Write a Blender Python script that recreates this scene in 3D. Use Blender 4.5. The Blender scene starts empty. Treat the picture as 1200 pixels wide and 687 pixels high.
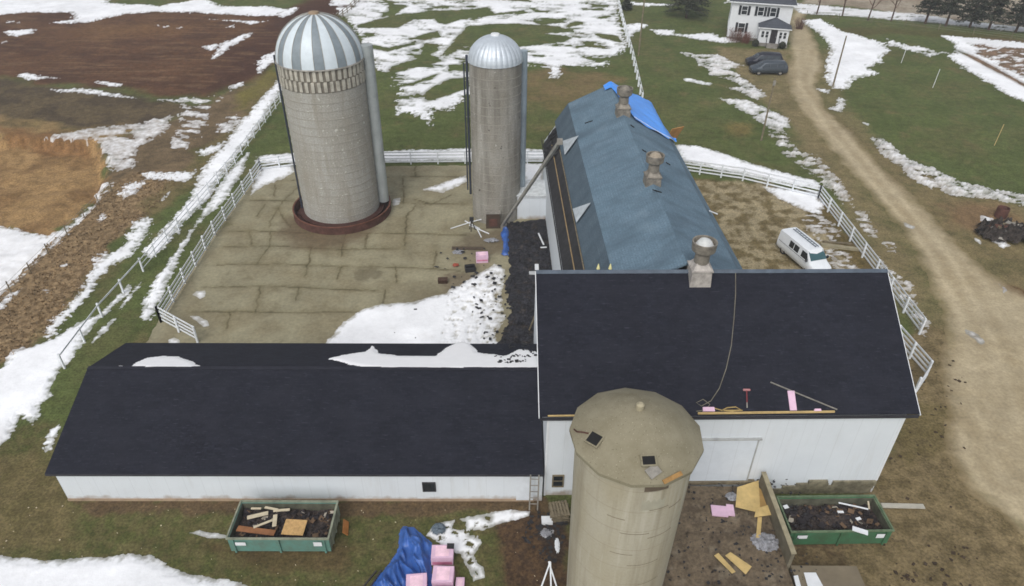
import bpy, math, random
import numpy as np
from mathutils import Vector, Matrix
random.seed(7); rng = np.random.default_rng(11)
R = math.radians
# ---------------------------------------------------------------- camera, light, exposure
FPX = 820.0; TH = R(34.9); RO = R(0.45); CH = 30.0
scene = bpy.context.scene
cd = bpy.data.cameras.new('camera'); cam = bpy.data.objects.new('camera', cd); scene.collection.objects.link(cam)
scene.camera = cam
cd.sensor_width = 36; cd.lens = 36*FPX/1200; cd.clip_end = 6000; cd.clip_start = 0.5
cam.location = (0, 0, CH)
cam.rotation_euler = (Matrix.Rotation(R(90)-TH, 3, 'X') @ Matrix.Rotation(RO, 3, 'Z')).to_euler()
w = bpy.data.worlds.new('World'); scene.world = w; w.use_nodes = True
nt = w.node_tree; bg = nt.nodes['Background']
sky = nt.nodes.new('ShaderNodeTexSky'); sky.sky_type = 'NISHITA'; sky.sun_disc = False
sky.sun_elevation = R(48); sky.sun_rotation = R(200); sky.air_density = 1.0; sky.dust_density = 3.0; sky.ozone_density = 1.0
hsv = nt.nodes.new('ShaderNodeHueSaturation'); hsv.inputs['Saturation'].default_value = 0.26
nt.links.new(sky.outputs[0], hsv.inputs['Color']); nt.links.new(hsv.outputs[0], bg.inputs[0]); bg.inputs[1].default_value = 0.15
sd_ = bpy.data.lights.new('sun', 'SUN'); sun = bpy.data.objects.new('sun', sd_); scene.collection.objects.link(sun)
sd_.energy = 1.1; sd_.angle = R(35); sd_.color = (1, 0.97, 0.93)
sun.rotation_euler = (R(42), 0, R(-20))      # light from behind-left of the camera, high
scene.view_settings.view_transform = 'Standard'; scene.view_settings.look = 'None'
scene.cycles.filter_width = 1.65; scene.view_settings.gamma = 1; scene.view_settings.exposure = 0.12

# ---------------------------------------------------------------- helpers
def P(px, py, z=0.0):
    u0 = px-600; v0 = py-343.5; c, s = math.cos(RO), math.sin(RO)
    u = u0*c+v0*s; v = -u0*s+v0*c
    d = FPX*math.sin(TH)+v*math.cos(TH); f = FPX*math.cos(TH)-v*math.sin(TH); k = (CH-z)/d
    return Vector((u*k, f*k, z))
def PP(px, py, p0, n):                       # where the line of sight meets a plane
    a = P(px, py, 0); o = Vector((0, 0, CH)); d = a-o
    t = (Vector(p0)-o).dot(n)/d.dot(n); return o+d*t

def lin(r, g, b):
    f = lambda c: (c/255/12.92) if c/255 <= .04045 else ((c/255+.055)/1.055)**2.4
    return (f(r), f(g), f(b))
MATS = {}
def mat(name, col, rough=0.85, metal=0.0, var=0.18, scale=2.0, bump=0.0, col2=None, uv=False, fine=None, spec=0.3):
    """colour broken up by two scales of noise"""
    if name in MATS: return MATS[name]
    m = bpy.data.materials.new(name); m.use_nodes = True; t = m.node_tree; b = t.nodes['Principled BSDF']
    b.inputs['Roughness'].default_value = rough; b.inputs['Metallic'].default_value = metal
    b.inputs['Specular IOR Level'].default_value = spec
    tc = t.nodes.new('ShaderNodeTexCoord')
    n1 = t.nodes.new('ShaderNodeTexNoise'); n1.inputs['Scale'].default_value = scale; n1.inputs['Detail'].default_value = 8; n1.inputs['Roughness'].default_value = .65
    t.links.new(tc.outputs['UV' if uv else 'Object'], n1.inputs['Vector'])
    mr = t.nodes.new('ShaderNodeMapRange'); mr.inputs[1].default_value = .3; mr.inputs[2].default_value = .7
    t.links.new(n1.outputs[0], mr.inputs[0])
    mx = t.nodes.new('ShaderNodeMix'); mx.data_type = 'RGBA'
    c2 = col2 or tuple(c*(1-var*1.6) for c in col)
    c1 = tuple(min(1, c*(1+var)) for c in col) if not col2 else col
    mx.inputs[6].default_value = (*c1, 1); mx.inputs[7].default_value = (*c2, 1)
    t.links.new(mr.outputs[0], mx.inputs[0]); t.links.new(mx.outputs[2], b.inputs['Base Color'])
    if bump:
        bp = t.nodes.new('ShaderNodeBump'); bp.inputs['Strength'].default_value = bump; bp.inputs['Distance'].default_value = .03
        n2 = t.nodes.new('ShaderNodeTexNoise'); n2.inputs['Scale'].default_value = scale*6; n2.inputs['Detail'].default_value = 6
        t.links.new(tc.outputs['UV' if uv else 'Object'], n2.inputs['Vector'])
        t.links.new(n2.outputs[0], bp.inputs['Height']); t.links.new(bp.outputs[0], b.inputs['Normal'])
    MATS[name] = m; return m
def nodes_of(m):
    t = m.node_tree; return t, t.nodes, t.links, t.nodes['Principled BSDF']
def brick_mat(name, c1, c2, mortar, bw, bh, ms, rough=.9, offset=.5, stain=None, stain_amt=.5, stain_scale=.35, contrast=.18, bump=.3, streak=True):
    if name in MATS: return MATS[name]
    m = bpy.data.materials.new(name); m.use_nodes = True; t, N, L, b = nodes_of(m)
    b.inputs['Roughness'].default_value = rough; b.inputs['Specular IOR Level'].default_value = .25
    tc = N.new('ShaderNodeTexCoord'); br = N.new('ShaderNodeTexBrick')
    br.inputs['Color1'].default_value = (*c1, 1); br.inputs['Color2'].default_value = (*c2, 1); br.inputs['Mortar'].default_value = (*mortar, 1)
    br.inputs['Scale'].default_value = 1; br.inputs['Mortar Size'].default_value = ms; br.inputs['Mortar Smooth'].default_value = .4
    br.inputs['Brick Width'].default_value = bw; br.inputs['Row Height'].default_value = bh; br.offset = offset
    L.new(tc.outputs['UV'], br.inputs['Vector'])
    n = N.new('ShaderNodeTexNoise'); n.inputs['Scale'].default_value = stain_scale; n.inputs['Detail'].default_value = 9; n.inputs['Roughness'].default_value = .62
    mp = N.new('ShaderNodeMapping'); mp.inputs['Scale'].default_value = (1, .35 if streak else 1, 1)
    L.new(tc.outputs['UV'], mp.inputs[0]); L.new(mp.outputs[0], n.inputs['Vector'])
    mr = N.new('ShaderNodeMapRange'); mr.inputs[1].default_value = .38; mr.inputs[2].default_value = .68; mr.inputs[4].default_value = stain_amt
    L.new(n.outputs[0], mr.inputs[0])
    mx = N.new('ShaderNodeMix'); mx.data_type = 'RGBA'; mx.inputs[7].default_value = (*(stain or tuple(c*.6 for c in c1)), 1)
    L.new(mr.outputs[0], mx.inputs[0]); L.new(br.outputs[0], mx.inputs[6]); 
    n3 = N.new('ShaderNodeTexNoise'); n3.inputs['Scale'].default_value = 9; n3.inputs['Detail'].default_value = 5; L.new(tc.outputs['UV'], n3.inputs['Vector'])
    mr3 = N.new('ShaderNodeMapRange'); mr3.inputs[1].default_value = .3; mr3.inputs[2].default_value = .7; mr3.inputs[3].default_value = 1-contrast; mr3.inputs[4].default_value = 1+contrast; L.new(n3.outputs[0], mr3.inputs[0])
    vm = N.new('ShaderNodeVectorMath'); vm.operation = 'SCALE'; L.new(mx.outputs[2], vm.inputs[0]); L.new(mr3.outputs[0], vm.inputs['Scale'])
    L.new(vm.outputs[0], b.inputs['Base Color'])
    if bump:
        bp = N.new('ShaderNodeBump'); bp.inputs['Strength'].default_value = bump; bp.inputs['Distance'].default_value = .02
        L.new(br.outputs['Fac'], bp.inputs['Height']); bp.invert = True; L.new(bp.outputs[0], b.inputs['Normal'])
    MATS[name] = m; return m

class MB:
    def __init__(s): s.v = []; s.f = []; s.uv = []; s.mi = []
    def face(s, pts, uvs=None, mi=0):
        n = len(s.v); pts = [Vector(p) for p in pts]; s.v += pts; s.f.append(tuple(range(n, n+len(pts))))
        if uvs is None:
            nr = (pts[1]-pts[0]).cross(pts[-1]-pts[0])
            if nr.length < 1e-12: nr = Vector((0, 0, 1))
            nr.normalize(); z = Vector((0, 0, 1))
            u = z.cross(nr) if abs(nr.z) < .999 else Vector((1, 0, 0)); u.normalize(); vv = nr.cross(u)
            uvs = [(p.dot(u), p.dot(vv)) for p in pts]
        s.uv += list(uvs); s.mi.append(mi)
    def box(s, c, size, M=None, mi=0, taper=1.0):
        x, y, z = [a/2 for a in size]; c = Vector(c)
        q = [Vector((sx*x*(taper if sz > 0 else 1), sy*y*(taper if sz > 0 else 1), sz*z)) for sz in (-1, 1) for sy in (-1, 1) for sx in (-1, 1)]
        if M is not None: q = [M @ p for p in q]
        q = [p+c for p in q]
        for a in ((0, 2, 3, 1), (4, 5, 7, 6), (0, 1, 5, 4), (2, 6, 7, 3), (0, 4, 6, 2), (1, 3, 7, 5)): s.face([q[i] for i in a], mi=mi)
        return s
    def b2(s, x0, x1, y0, y1, z0, z1, mi=0): return s.box(((x0+x1)/2, (y0+y1)/2, (z0+z1)/2), (x1-x0, y1-y0, z1-z0), mi=mi)
    def bar(s, a, b, wd, ht, mi=0):            # rectangular bar a->b
        a = Vector(a); b = Vector(b); d = b-a; L = d.length; d.normalize()
        up = Vector((0, 0, 1)) if abs(d.z) < .95 else Vector((0, 1, 0))
        sdv = d.cross(up).normalized(); up = sdv.cross(d)
        M = Matrix((d, sdv, up)).transposed(); return s.box((a+b)/2, (L, wd, ht), M, mi)
    def prism(s, poly, z0, z1, mi=0):           # poly list of (x,y) ccw
        n = len(poly); s.face([(x, y, z1) for x, y in poly], mi=mi); s.face([(x, y, z0) for x, y in reversed(poly)], mi=mi)
        for i in range(n):
            a, b = poly[i], poly[(i+1) % n]; s.face([(a[0], a[1], z0), (b[0], b[1], z0), (b[0], b[1], z1), (a[0], a[1], z1)], mi=mi)
        return s
    def slab(s, pts, t, mi=0):                  # planar polygon given thickness t along -normal
        pts = [Vector(p) for p in pts]; n = (pts[1]-pts[0]).cross(pts[2]-pts[0]).normalized()
        if n.z < 0: pts.reverse(); n = -n
        lo = [p-n*t for p in pts]; s.face(pts, mi=mi); s.face(list(reversed(lo)), mi=mi); k = len(pts)
        for i in range(k): j = (i+1) % k; s.face([lo[i], lo[j], pts[j], pts[i]], mi=mi)
        return s
    def tube(s, pts, r, n=6, mi=0, caps=True):
        pts = [Vector(p) for p in pts]; rr = r if hasattr(r, '__len__') else [r]*len(pts); rings = []
        for i, p in enumerate(pts):
            d = (pts[min(i+1, len(pts)-1)]-pts[max(i-1, 0)]).normalized()
            a = d.orthogonal().normalized() if i == 0 else (prev-d*prev.dot(d)).normalized(); prev = a; b = d.cross(a)
            rings.append([p+(a*math.cos(2*math.pi*k/n)+b*math.sin(2*math.pi*k/n))*rr[i] for k in range(n)])
        for i in range(len(pts)-1):
            for k in range(n): k2 = (k+1) % n; s.face([rings[i][k], rings[i][k2], rings[i+1][k2], rings[i+1][k]], mi=mi)
        if caps: s.face(list(reversed(rings[0])), mi=mi); s.face(rings[-1], mi=mi)
        return s
    def lathe(s, prof, n=48, c=(0, 0), mi=0, a0=0, a1=2*math.pi, mif=None, lobes=0, lobe=0):
        cx, cy = c
        def pt(r, z, a):
            rr = r*(1+lobe*abs(math.sin(a*lobes/2))) if lobes else r
            return Vector((cx+rr*math.cos(a), cy+rr*math.sin(a), z))
        L = [0]
        for i in range(1, len(prof)): L.append(L[-1]+math.hypot(prof[i][0]-prof[i-1][0], prof[i][1]-prof[i-1][1]))
        rm = max(p[0] for p in prof)
        for i in range(len(prof)-1):
            (r0, z0), (r1, z1) = prof[i], prof[i+1]
            for k in range(n):
                A = a0+(a1-a0)*k/n; B = a0+(a1-a0)*(k+1)/n
                m_ = mif(k, i) if mif else mi; q = [pt(r0, z0, A), pt(r0, z0, B), pt(r1, z1, B), pt(r1, z1, A)]
                uv = [(A*rm, L[i]), (B*rm, L[i]), (B*rm, L[i+1]), (A*rm, L[i+1])]
                if r1 < 1e-4: q = q[:3]; uv = uv[:3]
                elif r0 < 1e-4: q = [q[0], q[2], q[3]]; uv = [uv[0], uv[2], uv[3]]
                s.face(q, uv, m_)
        return s
    def build(s, name, mats, parent=None, smooth=False, merge=True):
        me = bpy.data.meshes.new(name); me.from_pydata([tuple(p) for p in s.v], [], s.f)
        ul = me.uv_layers.new(name='UVMap'); ul.data.foreach_set('uv', [c for q in s.uv for c in q])
        mats = mats if isinstance(mats, (list, tuple)) else [mats]
        for m in mats: me.materials.append(m)
        me.polygons.foreach_set('material_index', s.mi)
        if smooth:
            import bmesh
            b = bmesh.new(); b.from_mesh(me); bmesh.ops.remove_doubles(b, verts=b.verts, dist=1e-4)
            for f in b.faces: f.smooth = True
            for e in b.edges:
                if len(e.link_faces) == 2 and e.calc_face_angle(0) > R(38): e.smooth = False
            b.to_mesh(me); b.free()
        me.update(); o = bpy.data.objects.new(name, me); scene.collection.objects.link(o)
        if parent: o.parent = parent
        return o
def tag(o, label, cat, group=None, kind=None):
    if label: o['label'] = label
    if cat: o['category'] = cat
    if group: o['group'] = group
    if kind: o['kind'] = kind
    return o
def empty(name, loc, rz, label, cat, group=None):
    o = bpy.data.objects.new(name, None); scene.collection.objects.link(o); o.empty_display_size = .3
    o.location = loc; o.rotation_euler = (0, 0, rz); return tag(o, label, cat, group)
def children(o): return [c for c in bpy.data.objects if c.parent == o]
def copy_tree(o, parent=None, kids=None):
    c = o.copy(); scene.collection.objects.link(c); c.parent = parent
    for ch in children(o): copy_tree(ch, c)
    return c
def dup(o, loc, rz, label, scale=None):
    c = copy_tree(o); c.location = loc; c.rotation_euler = (0, 0, rz); c['label'] = label
    if scale: c.scale = scale
    return c

# ---------------------------------------------------------------- noise in numpy
PERM = rng.permutation(1024); GR = rng.random(1024)*2*np.pi; GX, GY = np.cos(GR), np.sin(GR)
def perlin(x, y):
    xi = np.floor(x).astype(np.int64); yi = np.floor(y).astype(np.int64); xf = x-xi; yf = y-yi
    def g(ix, iy, dx, dy):
        h = PERM[(PERM[ix & 1023]+iy) & 1023]; return GX[h]*dx+GY[h]*dy
    u = xf*xf*xf*(xf*(xf*6-15)+10); v = yf*yf*yf*(yf*(yf*6-15)+10)
    a = g(xi, yi, xf, yf); b = g(xi+1, yi, xf-1, yf); c = g(xi, yi+1, xf, yf-1); d = g(xi+1, yi+1, xf-1, yf-1)
    return ((a+(b-a)*u)+((c+(d-c)*u)-(a+(b-a)*u))*v)*1.4
def fbm(x, y, s, octv=4, seed=0, gain=.5):
    o = 0; a = 1; t = 0; x = x/s+seed*17.3; y = y/s+seed*9.1
    for i in range(octv): o = o+a*perlin(x, y); t += a; a *= gain; x = x*2.03+5.1; y = y*2.03+1.7
    return o/t
def sst(a, b, x):
    t = np.clip((x-a)/(b-a), 0, 1); return t*t*(3-2*t)
def world(poly): return np.array([P(x, y)[:2] for x, y in poly])
def sdist(poly, X, Y, marg):
    """signed distance, positive inside, only near the bounding box; elsewhere -marg"""
    out = np.full(X.shape, -marg, float)
    x0, y0 = poly.min(0)-marg; x1, y1 = poly.max(0)+marg
    k = (X > x0) & (X < x1) & (Y > y0) & (Y < y1)
    x = X[k]; y = Y[k]
    if not x.size: return out
    d2 = np.full(x.shape, 1e18); ins = np.zeros(x.shape, bool); n = len(poly)
    for i in range(n):
        ax, ay = poly[i]; bx, by = poly[(i+1) % n]; ex, ey = bx-ax, by-ay; L = ex*ex+ey*ey+1e-12
        t = np.clip(((x-ax)*ex+(y-ay)*ey)/L, 0, 1); dx = x-ax-t*ex; dy = y-ay-t*ey; d2 = np.minimum(d2, dx*dx+dy*dy)
        if ay != by: c = ((ay > y) != (by > y)) & (x < (bx-ax)*(y-ay)/(by-ay)+ax); ins ^= c
    d = np.sqrt(d2); out[k] = np.maximum(np.where(ins, d, -d), -marg); return out
def ldist(line, X, Y, marg):
    out = np.full(X.shape, marg, float); x0, y0 = line.min(0)-marg; x1, y1 = line.max(0)+marg
    k = (X > x0) & (X < x1) & (Y > y0) & (Y < y1); x = X[k]; y = Y[k]
    if not x.size: return out
    d2 = np.full(x.shape, marg**2)
    for i in range(len(line)-1):
        ax, ay = line[i]; bx, by = line[i+1]; ex, ey = bx-ax, by-ay; L = ex*ex+ey*ey+1e-12
        t = np.clip(((x-ax)*ex+(y-ay)*ey)/L, 0, 1); d2 = np.minimum(d2, (x-ax-t*ex)**2+(y-ay-t*ey)**2)
    out[k] = np.sqrt(d2); return out

# ---------------------------------------------------------------- the ground sheet
ys = [-400, -200, -90, -40, -10, 5, 12, 16]; y = 17.6
while y < 165: ys.append(y); y += max(.055, .0000318*y*y+.00062*y+.026)*1.15
ys += [172, 182, 200, 230, 280, 360, 500, 800, 1300, 2200, 3800]
ys = np.array(ys); tcore = np.linspace(-1, 1, 1081)
ts = np.concatenate([[-22, -12, -7, -4, -2.4, -1.6, -1.2], tcore, [1.2, 1.6, 2.4, 4, 7, 12, 22]])
W = 1.12*(.6*np.clip(ys, 17, 170)+12.6)+2
X = ts[None, :]*W[:, None]; Y = np.repeat(ys[:, None], len(ts), 1)
NY, NX = X.shape; print('ground grid', NY, NX)
SC = np.clip(Y/40, .5, 3.5)                  # detail scale grows with distance

# relief
SANDP = world([(-60, 178), (20, 182), (98, 185), (112, 200), (108, 222), (86, 240), (50, 268), (0, 262), (-60, 258)])
BRUSH = world([(-40, 385), (0, 345), (50, 290), (100, 245), (130, 215), (170, 200), (215, 205), (190, 240), (160, 262), (130, 285), (110, 320), (90, 350), (60, 385), (30, 410), (-40, 450)])
Z = .10*fbm(X, Y, 14, 3, 1)
sb = sdist(SANDP, X, Y, 9)+fbm(X, Y, 4, 3, 2)*.8
SAND2 = world([(-250, 152), (30, 160), (110, 166), (126, 188), (121, 224), (110, 245), (45, 300), (20, 325), (-60, 390), (-250, 420)])
sb2 = sdist(SAND2, X, Y, 6)+fbm(X, Y, 1.8, 4, 2)*.9
Z = Z-1.25*sst(-.2, 1.1, sb2)+sst(-.3, 2, sb2)*(.55*np.abs(fbm(X, Y, 5, 3, 7)))
bb = sdist(BRUSH, X, Y, 5)
Z = Z+sst(-1, 2, bb)*(.15+.2*fbm(X, Y, 1.6, 4, 3, .6))
# keep it flat under the buildings and the yard
FLAT = world([(30, 600), (60, 420), (180, 380), (300, 185), (640, 180), (960, 200), (1090, 400), (1100, 640), (1060, 687), (0, 687)])
fl = sst(-4, 1, sdist(FLAT, X, Y, 6))*(1-sst(-.2, 1.1, sb2)); Z = Z*(1-fl)+fl*.012*fbm(X, Y, 1.2, 3, 4)
PITP = world([(-60, 256), (0, 262), (52, 273), (90, 245), (125, 225), (110, 245), (45, 300), (20, 325), (-60, 390)])


col = np.empty((NY, NX, 3)); bgc = np.array(lin(83, 92, 52)); col[:] = bgc
def paint(poly, c, feather=.8, amt=1.0, namp=None, nsc=None, c2=None, c2s=2.0, c2b=0.0, wpoly=False, seed=0):
    pw = poly if wpoly else world(poly)
    cy = pw[:, 1].mean(); s = max(.5, min(3.5, cy/40)); f = feather*s; na = (namp if namp is not None else .8)*s
    sd = sdist(pw, X, Y, f+na+2)
    k = sd > -(f+na+1.9); 
    if not k.any(): return
    x = X[k]; yy = Y[k]
    n = fbm(x, yy, (nsc or 2.2)*s, 4, 5+seed)*na*1.6
    a = sst(-f, f, sd[k]+n)*amt; c = np.array(lin(*c)); cc = np.broadcast_to(c, (x.size, 3))
    if c2 is not None:
        m = sst(-.15, .22, fbm(x, yy, c2s*s, 5, 9+seed, .6)+c2b)[:, None]; cc = cc*(1-m)+np.array(lin(*c2))*m
    col[k] = col[k]*(1-a[:, None])+cc*a[:, None]
BIG = [(-400, -38), (1600, -38), (1600, 760), (-400, 760)]
def mott(c, s, b, amt, seed):
    m = (sst(-.1, .35, fbm(X, Y, s, 5, seed, .6)+b)*amt)[..., None]
    global col
    col = col*(1-m)+np.array(lin(*c))*m
mott((90, 90, 56), 9, 0, .8, 21); mott((72, 82, 44), 4, -.03, .7, 22); mott((106, 96, 66), 3.0, -.16, .65, 23)
# top left fields
paint([(-250, 88), (-250, 16), (150, 12), (340, 10), (395, -10), (425, 4), (385, 20), (332, 62), (290, 96), (240, 112), (150, 108), (0, 90)], (92, 66, 47), .6, c2=(78, 55, 41), c2s=3)
paint([(240, 108), (260, 70), (310, 30), (345, 10), (400, -12), (425, 4), (385, 20), (332, 62), (290, 96)], (72, 49, 38), .8)
st_ = (sst(.05, .35, perlin(X/9+3, Y/.9)*.6+perlin(X/4, Y/.45)*.5)*.45*(sdist(world([(-250, 84), (-250, 20), (330, 14), (330, 60), (240, 104), (0, 84)]), X, Y, 3) > 0))[..., None]; col = col*(1-st_)+np.array(lin(116, 92, 68))*st_
paint([(90, 35), (170, 24), (230, 30), (180, 42), (110, 45)], (118, 88, 58), 1.5, .6)
paint([(-250, 92), (0, 92), (200, 118), (232, 125), (200, 142), (120, 153), (0, 143), (-250, 143)], (92, 80, 60), .6, c2=(76, 66, 52))
paint([(-250, 140), (0, 138), (90, 150), (170, 148), (130, 170), (0, 164), (-250, 164)], (136, 114, 78), .6, c2=(105, 90, 62))
paint([(118, 168), (200, 140), (262, 112), (318, 84), (325, 96), (290, 140), (255, 172), (230, 202), (160, 245), (128, 240)], (110, 94, 72), .6, c2=(96, 82, 62))
paint([(228, 172), (272, 168), (262, 182), (236, 196)], (82, 84, 44), .5)
paint([(325, 72), (328, 94), (292, 128), (268, 130), (292, 98)], (108, 100, 56), .5)
paint([(-250, 150), (30, 158), (110, 164), (126, 186), (121, 216), (96, 234), (52, 264), (0, 257), (-250, 250)], (148, 120, 82), .35, namp=.9, nsc=1.2, c2=(124, 98, 66), c2s=3.5)
paint([(0, 150), (30, 154), (112, 162), (100, 172), (30, 168), (0, 166)], (118, 88, 58), .4, .85)  # darker brown band puts the cut face's shade into the bank top
paint([(-60, 262), (0, 262), (52, 273), (90, 245), (125, 225), (110, 245), (45, 300), (20, 325), (-60, 390)], (190, 175, 150), .4)
paint(BRUSH, (124, 106, 80), .4, c2=(102, 86, 64), c2s=.9, wpoly=True)
paint(BRUSH, (156, 132, 100), .4, .5, c2=(100, 80, 56), c2s=.35, wpoly=True, seed=3)
# strip outside the left fences and front lawn
paint([(-60, 525), (60, 490), (85, 590), (640, 586), (665, 640), (670, 740), (-60, 740)], (92, 86, 56), 1.0, .9, c2=(78, 80, 46), c2s=1.2)
paint([(-60, 545), (40, 530), (75, 560), (95, 600), (80, 640), (-60, 645)], (108, 96, 66), 1.2, .8, c2=(98, 88, 58))
paint([(85, 586), (640, 584), (650, 600), (400, 604), (90, 602)], (86, 72, 54), .3, c2=(94, 78, 56), c2s=.6)
paint([(575, 612), (610, 604), (665, 598), (672, 740), (600, 740), (590, 660)], (84, 66, 48), .7, c2=(68, 54, 42), c2s=.7)
paint([(240, 640), (420, 640), (400, 670), (300, 668)], (88, 72, 50), .8, .7)
paint([(630, 600), (665, 604), (662, 650), (650, 662), (632, 630)], (58, 50, 44), .4, .8)
paint([(925, 612), (1050, 612), (1060, 740), (925, 740)], (104, 90, 66), .4, c2=(88, 74, 54), c2s=.9)
paint([(322, 92), (330, 96), (322, 118), (285, 165), (238, 212), (200, 246), (170, 262), (160, 250), (205, 206), (245, 175), (290, 128)], (110, 98, 68), .4, .85, c2=(92, 86, 54), c2s=1.5)
# back field bare patch
paint([(610, 84), (655, 80), (735, 90), (722, 102), (690, 112), (650, 132), (612, 118)], (116, 98, 70), .5, .8, c2=(102, 92, 60))
# right yard behind the barn
paint([(790, 205), (960, 225), (1035, 318), (1050, 350), (1000, 400), (840, 400)], (106, 92, 60), .4, c2=(86, 76, 46), c2s=1.2)
paint([(800, 212), (900, 214), (945, 250), (1000, 320), (860, 330)], (154, 142, 114), .4, .9, c2=(104, 92, 64), c2s=1.0, c2b=.02, seed=5)
# margins of the drive
paint([(832, 56), (925, 58), (932, 108), (962, 160), (1060, 288), (1100, 372), (1095, 402), (1040, 332), (985, 232), (940, 172), (890, 112)], (124, 112, 82), .6, c2=(108, 100, 70), c2s=2)
paint([(918, 86), (936, 60), (990, 60), (985, 120), (1030, 165), (1080, 215), (1120, 262), (1200, 330), (1240, 400), (1110, 470), (1085, 400), (1050, 330), (985, 232), (950, 180), (925, 130)], (120, 108, 78), .9, .75, c2=(104, 96, 66), c2s=2)
paint([(968, 126), (1000, 150), (1062, 196), (1130, 226), (1260, 250), (1260, 400), (1155, 320), (1088, 254), (1034, 197)], (116, 104, 74), .7, c2=(102, 94, 64), c2s=1.6)
paint([(1100, 240), (1180, 240), (1200, 260), (1150, 270), (1105, 262)], (122, 98, 72), .8, .8)
paint([(1150, 320), (1260, 370), (1260, 420), (1200, 352)], (90, 68, 46), .4)
paint([(1035, 398), (1110, 380), (1150, 576), (1260, 660), (1260, 760), (980, 760), (1000, 600), (1022, 560), (1070, 470)], (118, 104, 76), .6, c2=(100, 88, 62), c2s=1.4)
paint([(1035, 500), (1075, 470), (1110, 480), (1108, 530), (1060, 545)], (98, 88, 56), .7, .6)
# pale worked land beyond the trees and stubble by the right edge
paint([(925, -38), (1700, -38), (1700, 36), (1200, 31), (1140, 26), (1060, 15), (1000, 9), (935, 4)], (158, 148, 132), .3, c2=(136, 124, 108))
paint([(1128, 46), (1300, 50), (1300, 130), (1200, 118), (1165, 92), (1135, 68)], (126, 104, 84), .4, c2=(104, 88, 70), c2s=1)
paint([(855, 148), (886, 146), (884, 158), (862, 160)], (112, 98, 60), .6, .8)
paint([(960, 30), (1090, 36), (1200, 42), (1200, 50), (1100, 44), (1000, 40)], (84, 76, 46), .4, .6)

ROAD = [(936, 4), (930, 14), (925, 28), (928, 67), (922, 88), (929, 110), (944, 134), (964, 161), (990, 192), (1031, 237), (1068, 279), (1091, 327), (1108, 367), (1111, 392), (1106, 430), (1114, 480), (1111, 525), (1126, 552), (1138, 576), (1172, 597), (1200, 624), (1300, 680), (1300, 400), (1200, 347), (1155, 320), (1121, 287), (1088, 252), (1048, 212), (1001, 161), (967, 127), (955, 100), (964, 74), (957, 50), (942, 22), (945, 4)]
YARD = [(306, 197), (640, 193), (652, 260), (660, 440), (150, 440), (186, 378), (190, 366)]
CRK = [[(265, 272), (300, 271), (345, 273), (380, 273), (470, 274), (545, 276)], [(262, 290), (330, 289), (400, 293), (475, 292)], [(255, 311), (330, 310), (400, 313), (480, 314), (540, 318)],
  [(240, 337), (330, 336), (400, 340), (440, 341)], [(225, 366), (300, 366), (345, 367), (420, 366)], [(288, 235), (340, 236)], [(450, 208), (500, 207), (545, 208)], [(300, 213), (345, 212)], [(455, 238), (545, 240)],
  [(487, 190), (486, 208)], [(472, 209), (473, 239)], [(487, 234), (506, 240), (528, 229)], [(487, 242), (477, 254), (474, 288)], [(405, 267), (406, 275), (400, 291), (400, 301)], [(400, 313), (395, 328)],
  [(511, 295), (508, 314)], [(464, 313), (464, 331)], [(323, 217), (321, 232)], [(351, 218), (331, 237), (322, 250), (315, 267)], [(310, 240), (301, 255)], [(293, 272), (295, 287)], [(318, 272), (316, 289), (301, 310)],
  [(365, 290), (362, 308), (358, 324)], [(325, 244), (340, 268)], [(305, 337), (300, 366)], [(430, 275), (428, 292)], [(350, 337), (346, 352)], [(452, 341), (448, 360)], [(270, 366), (266, 385)]]
# road tone
NA_ = fbm(X, Y, 1.5, 4, 36)
rd = sdist(world(ROAD), X, Y, 6)
rdf = rd+.25+fbm(X, Y, 2.5, 4, 31)*.45*np.minimum(SC, 1.5)+fbm(X, Y, .7, 3, 32)*.35
rcol = np.empty_like(col); rcol[:] = lin(168, 155, 128)
mm = sst(-.3, .4, fbm(X, Y, 5, 5, 33, .6))[..., None]; rcol = rcol*(1-mm)+np.array(lin(158, 144, 116))*mm
mm = (sst(.05, .4, fbm(X, Y, 1.0, 5, 34, .6))*.3)[..., None]; rcol = rcol*(1-mm)+np.array(lin(186, 172, 144))*mm
for ln in ([(958, 60), (950, 98), (985, 150), (1045, 222), (1110, 296), (1165, 400), (1195, 500)], [(935, 60), (936, 100), (975, 160), (1030, 225), (1090, 300), (1128, 370), (1140, 470), (1175, 560)]):
    d = ldist(world(ln), X, Y, 3); d1 = ldist(world(ln), X+.15*NA_, Y, 3)
    for off, c_, k_ in ((0.0, (184, 170, 142), .4), (.75, (146, 130, 102), .25), (1.5, (182, 168, 140), .35)):
        a = (np.exp(-((d1-off)/.24)**2)*k_*(.45+.55*sst(-.3, .3, fbm(X, Y, 2, 3, 35))))[..., None]; rcol = rcol*(1-a)+np.array(lin(*c_))*a
edge = sst(1.1, -.1, rdf)[..., None]; edge = np.clip(edge, 0, 1); rcol = rcol*(1-edge)+(.35*np.array(lin(136, 120, 90))+.65*col)*edge
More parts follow.
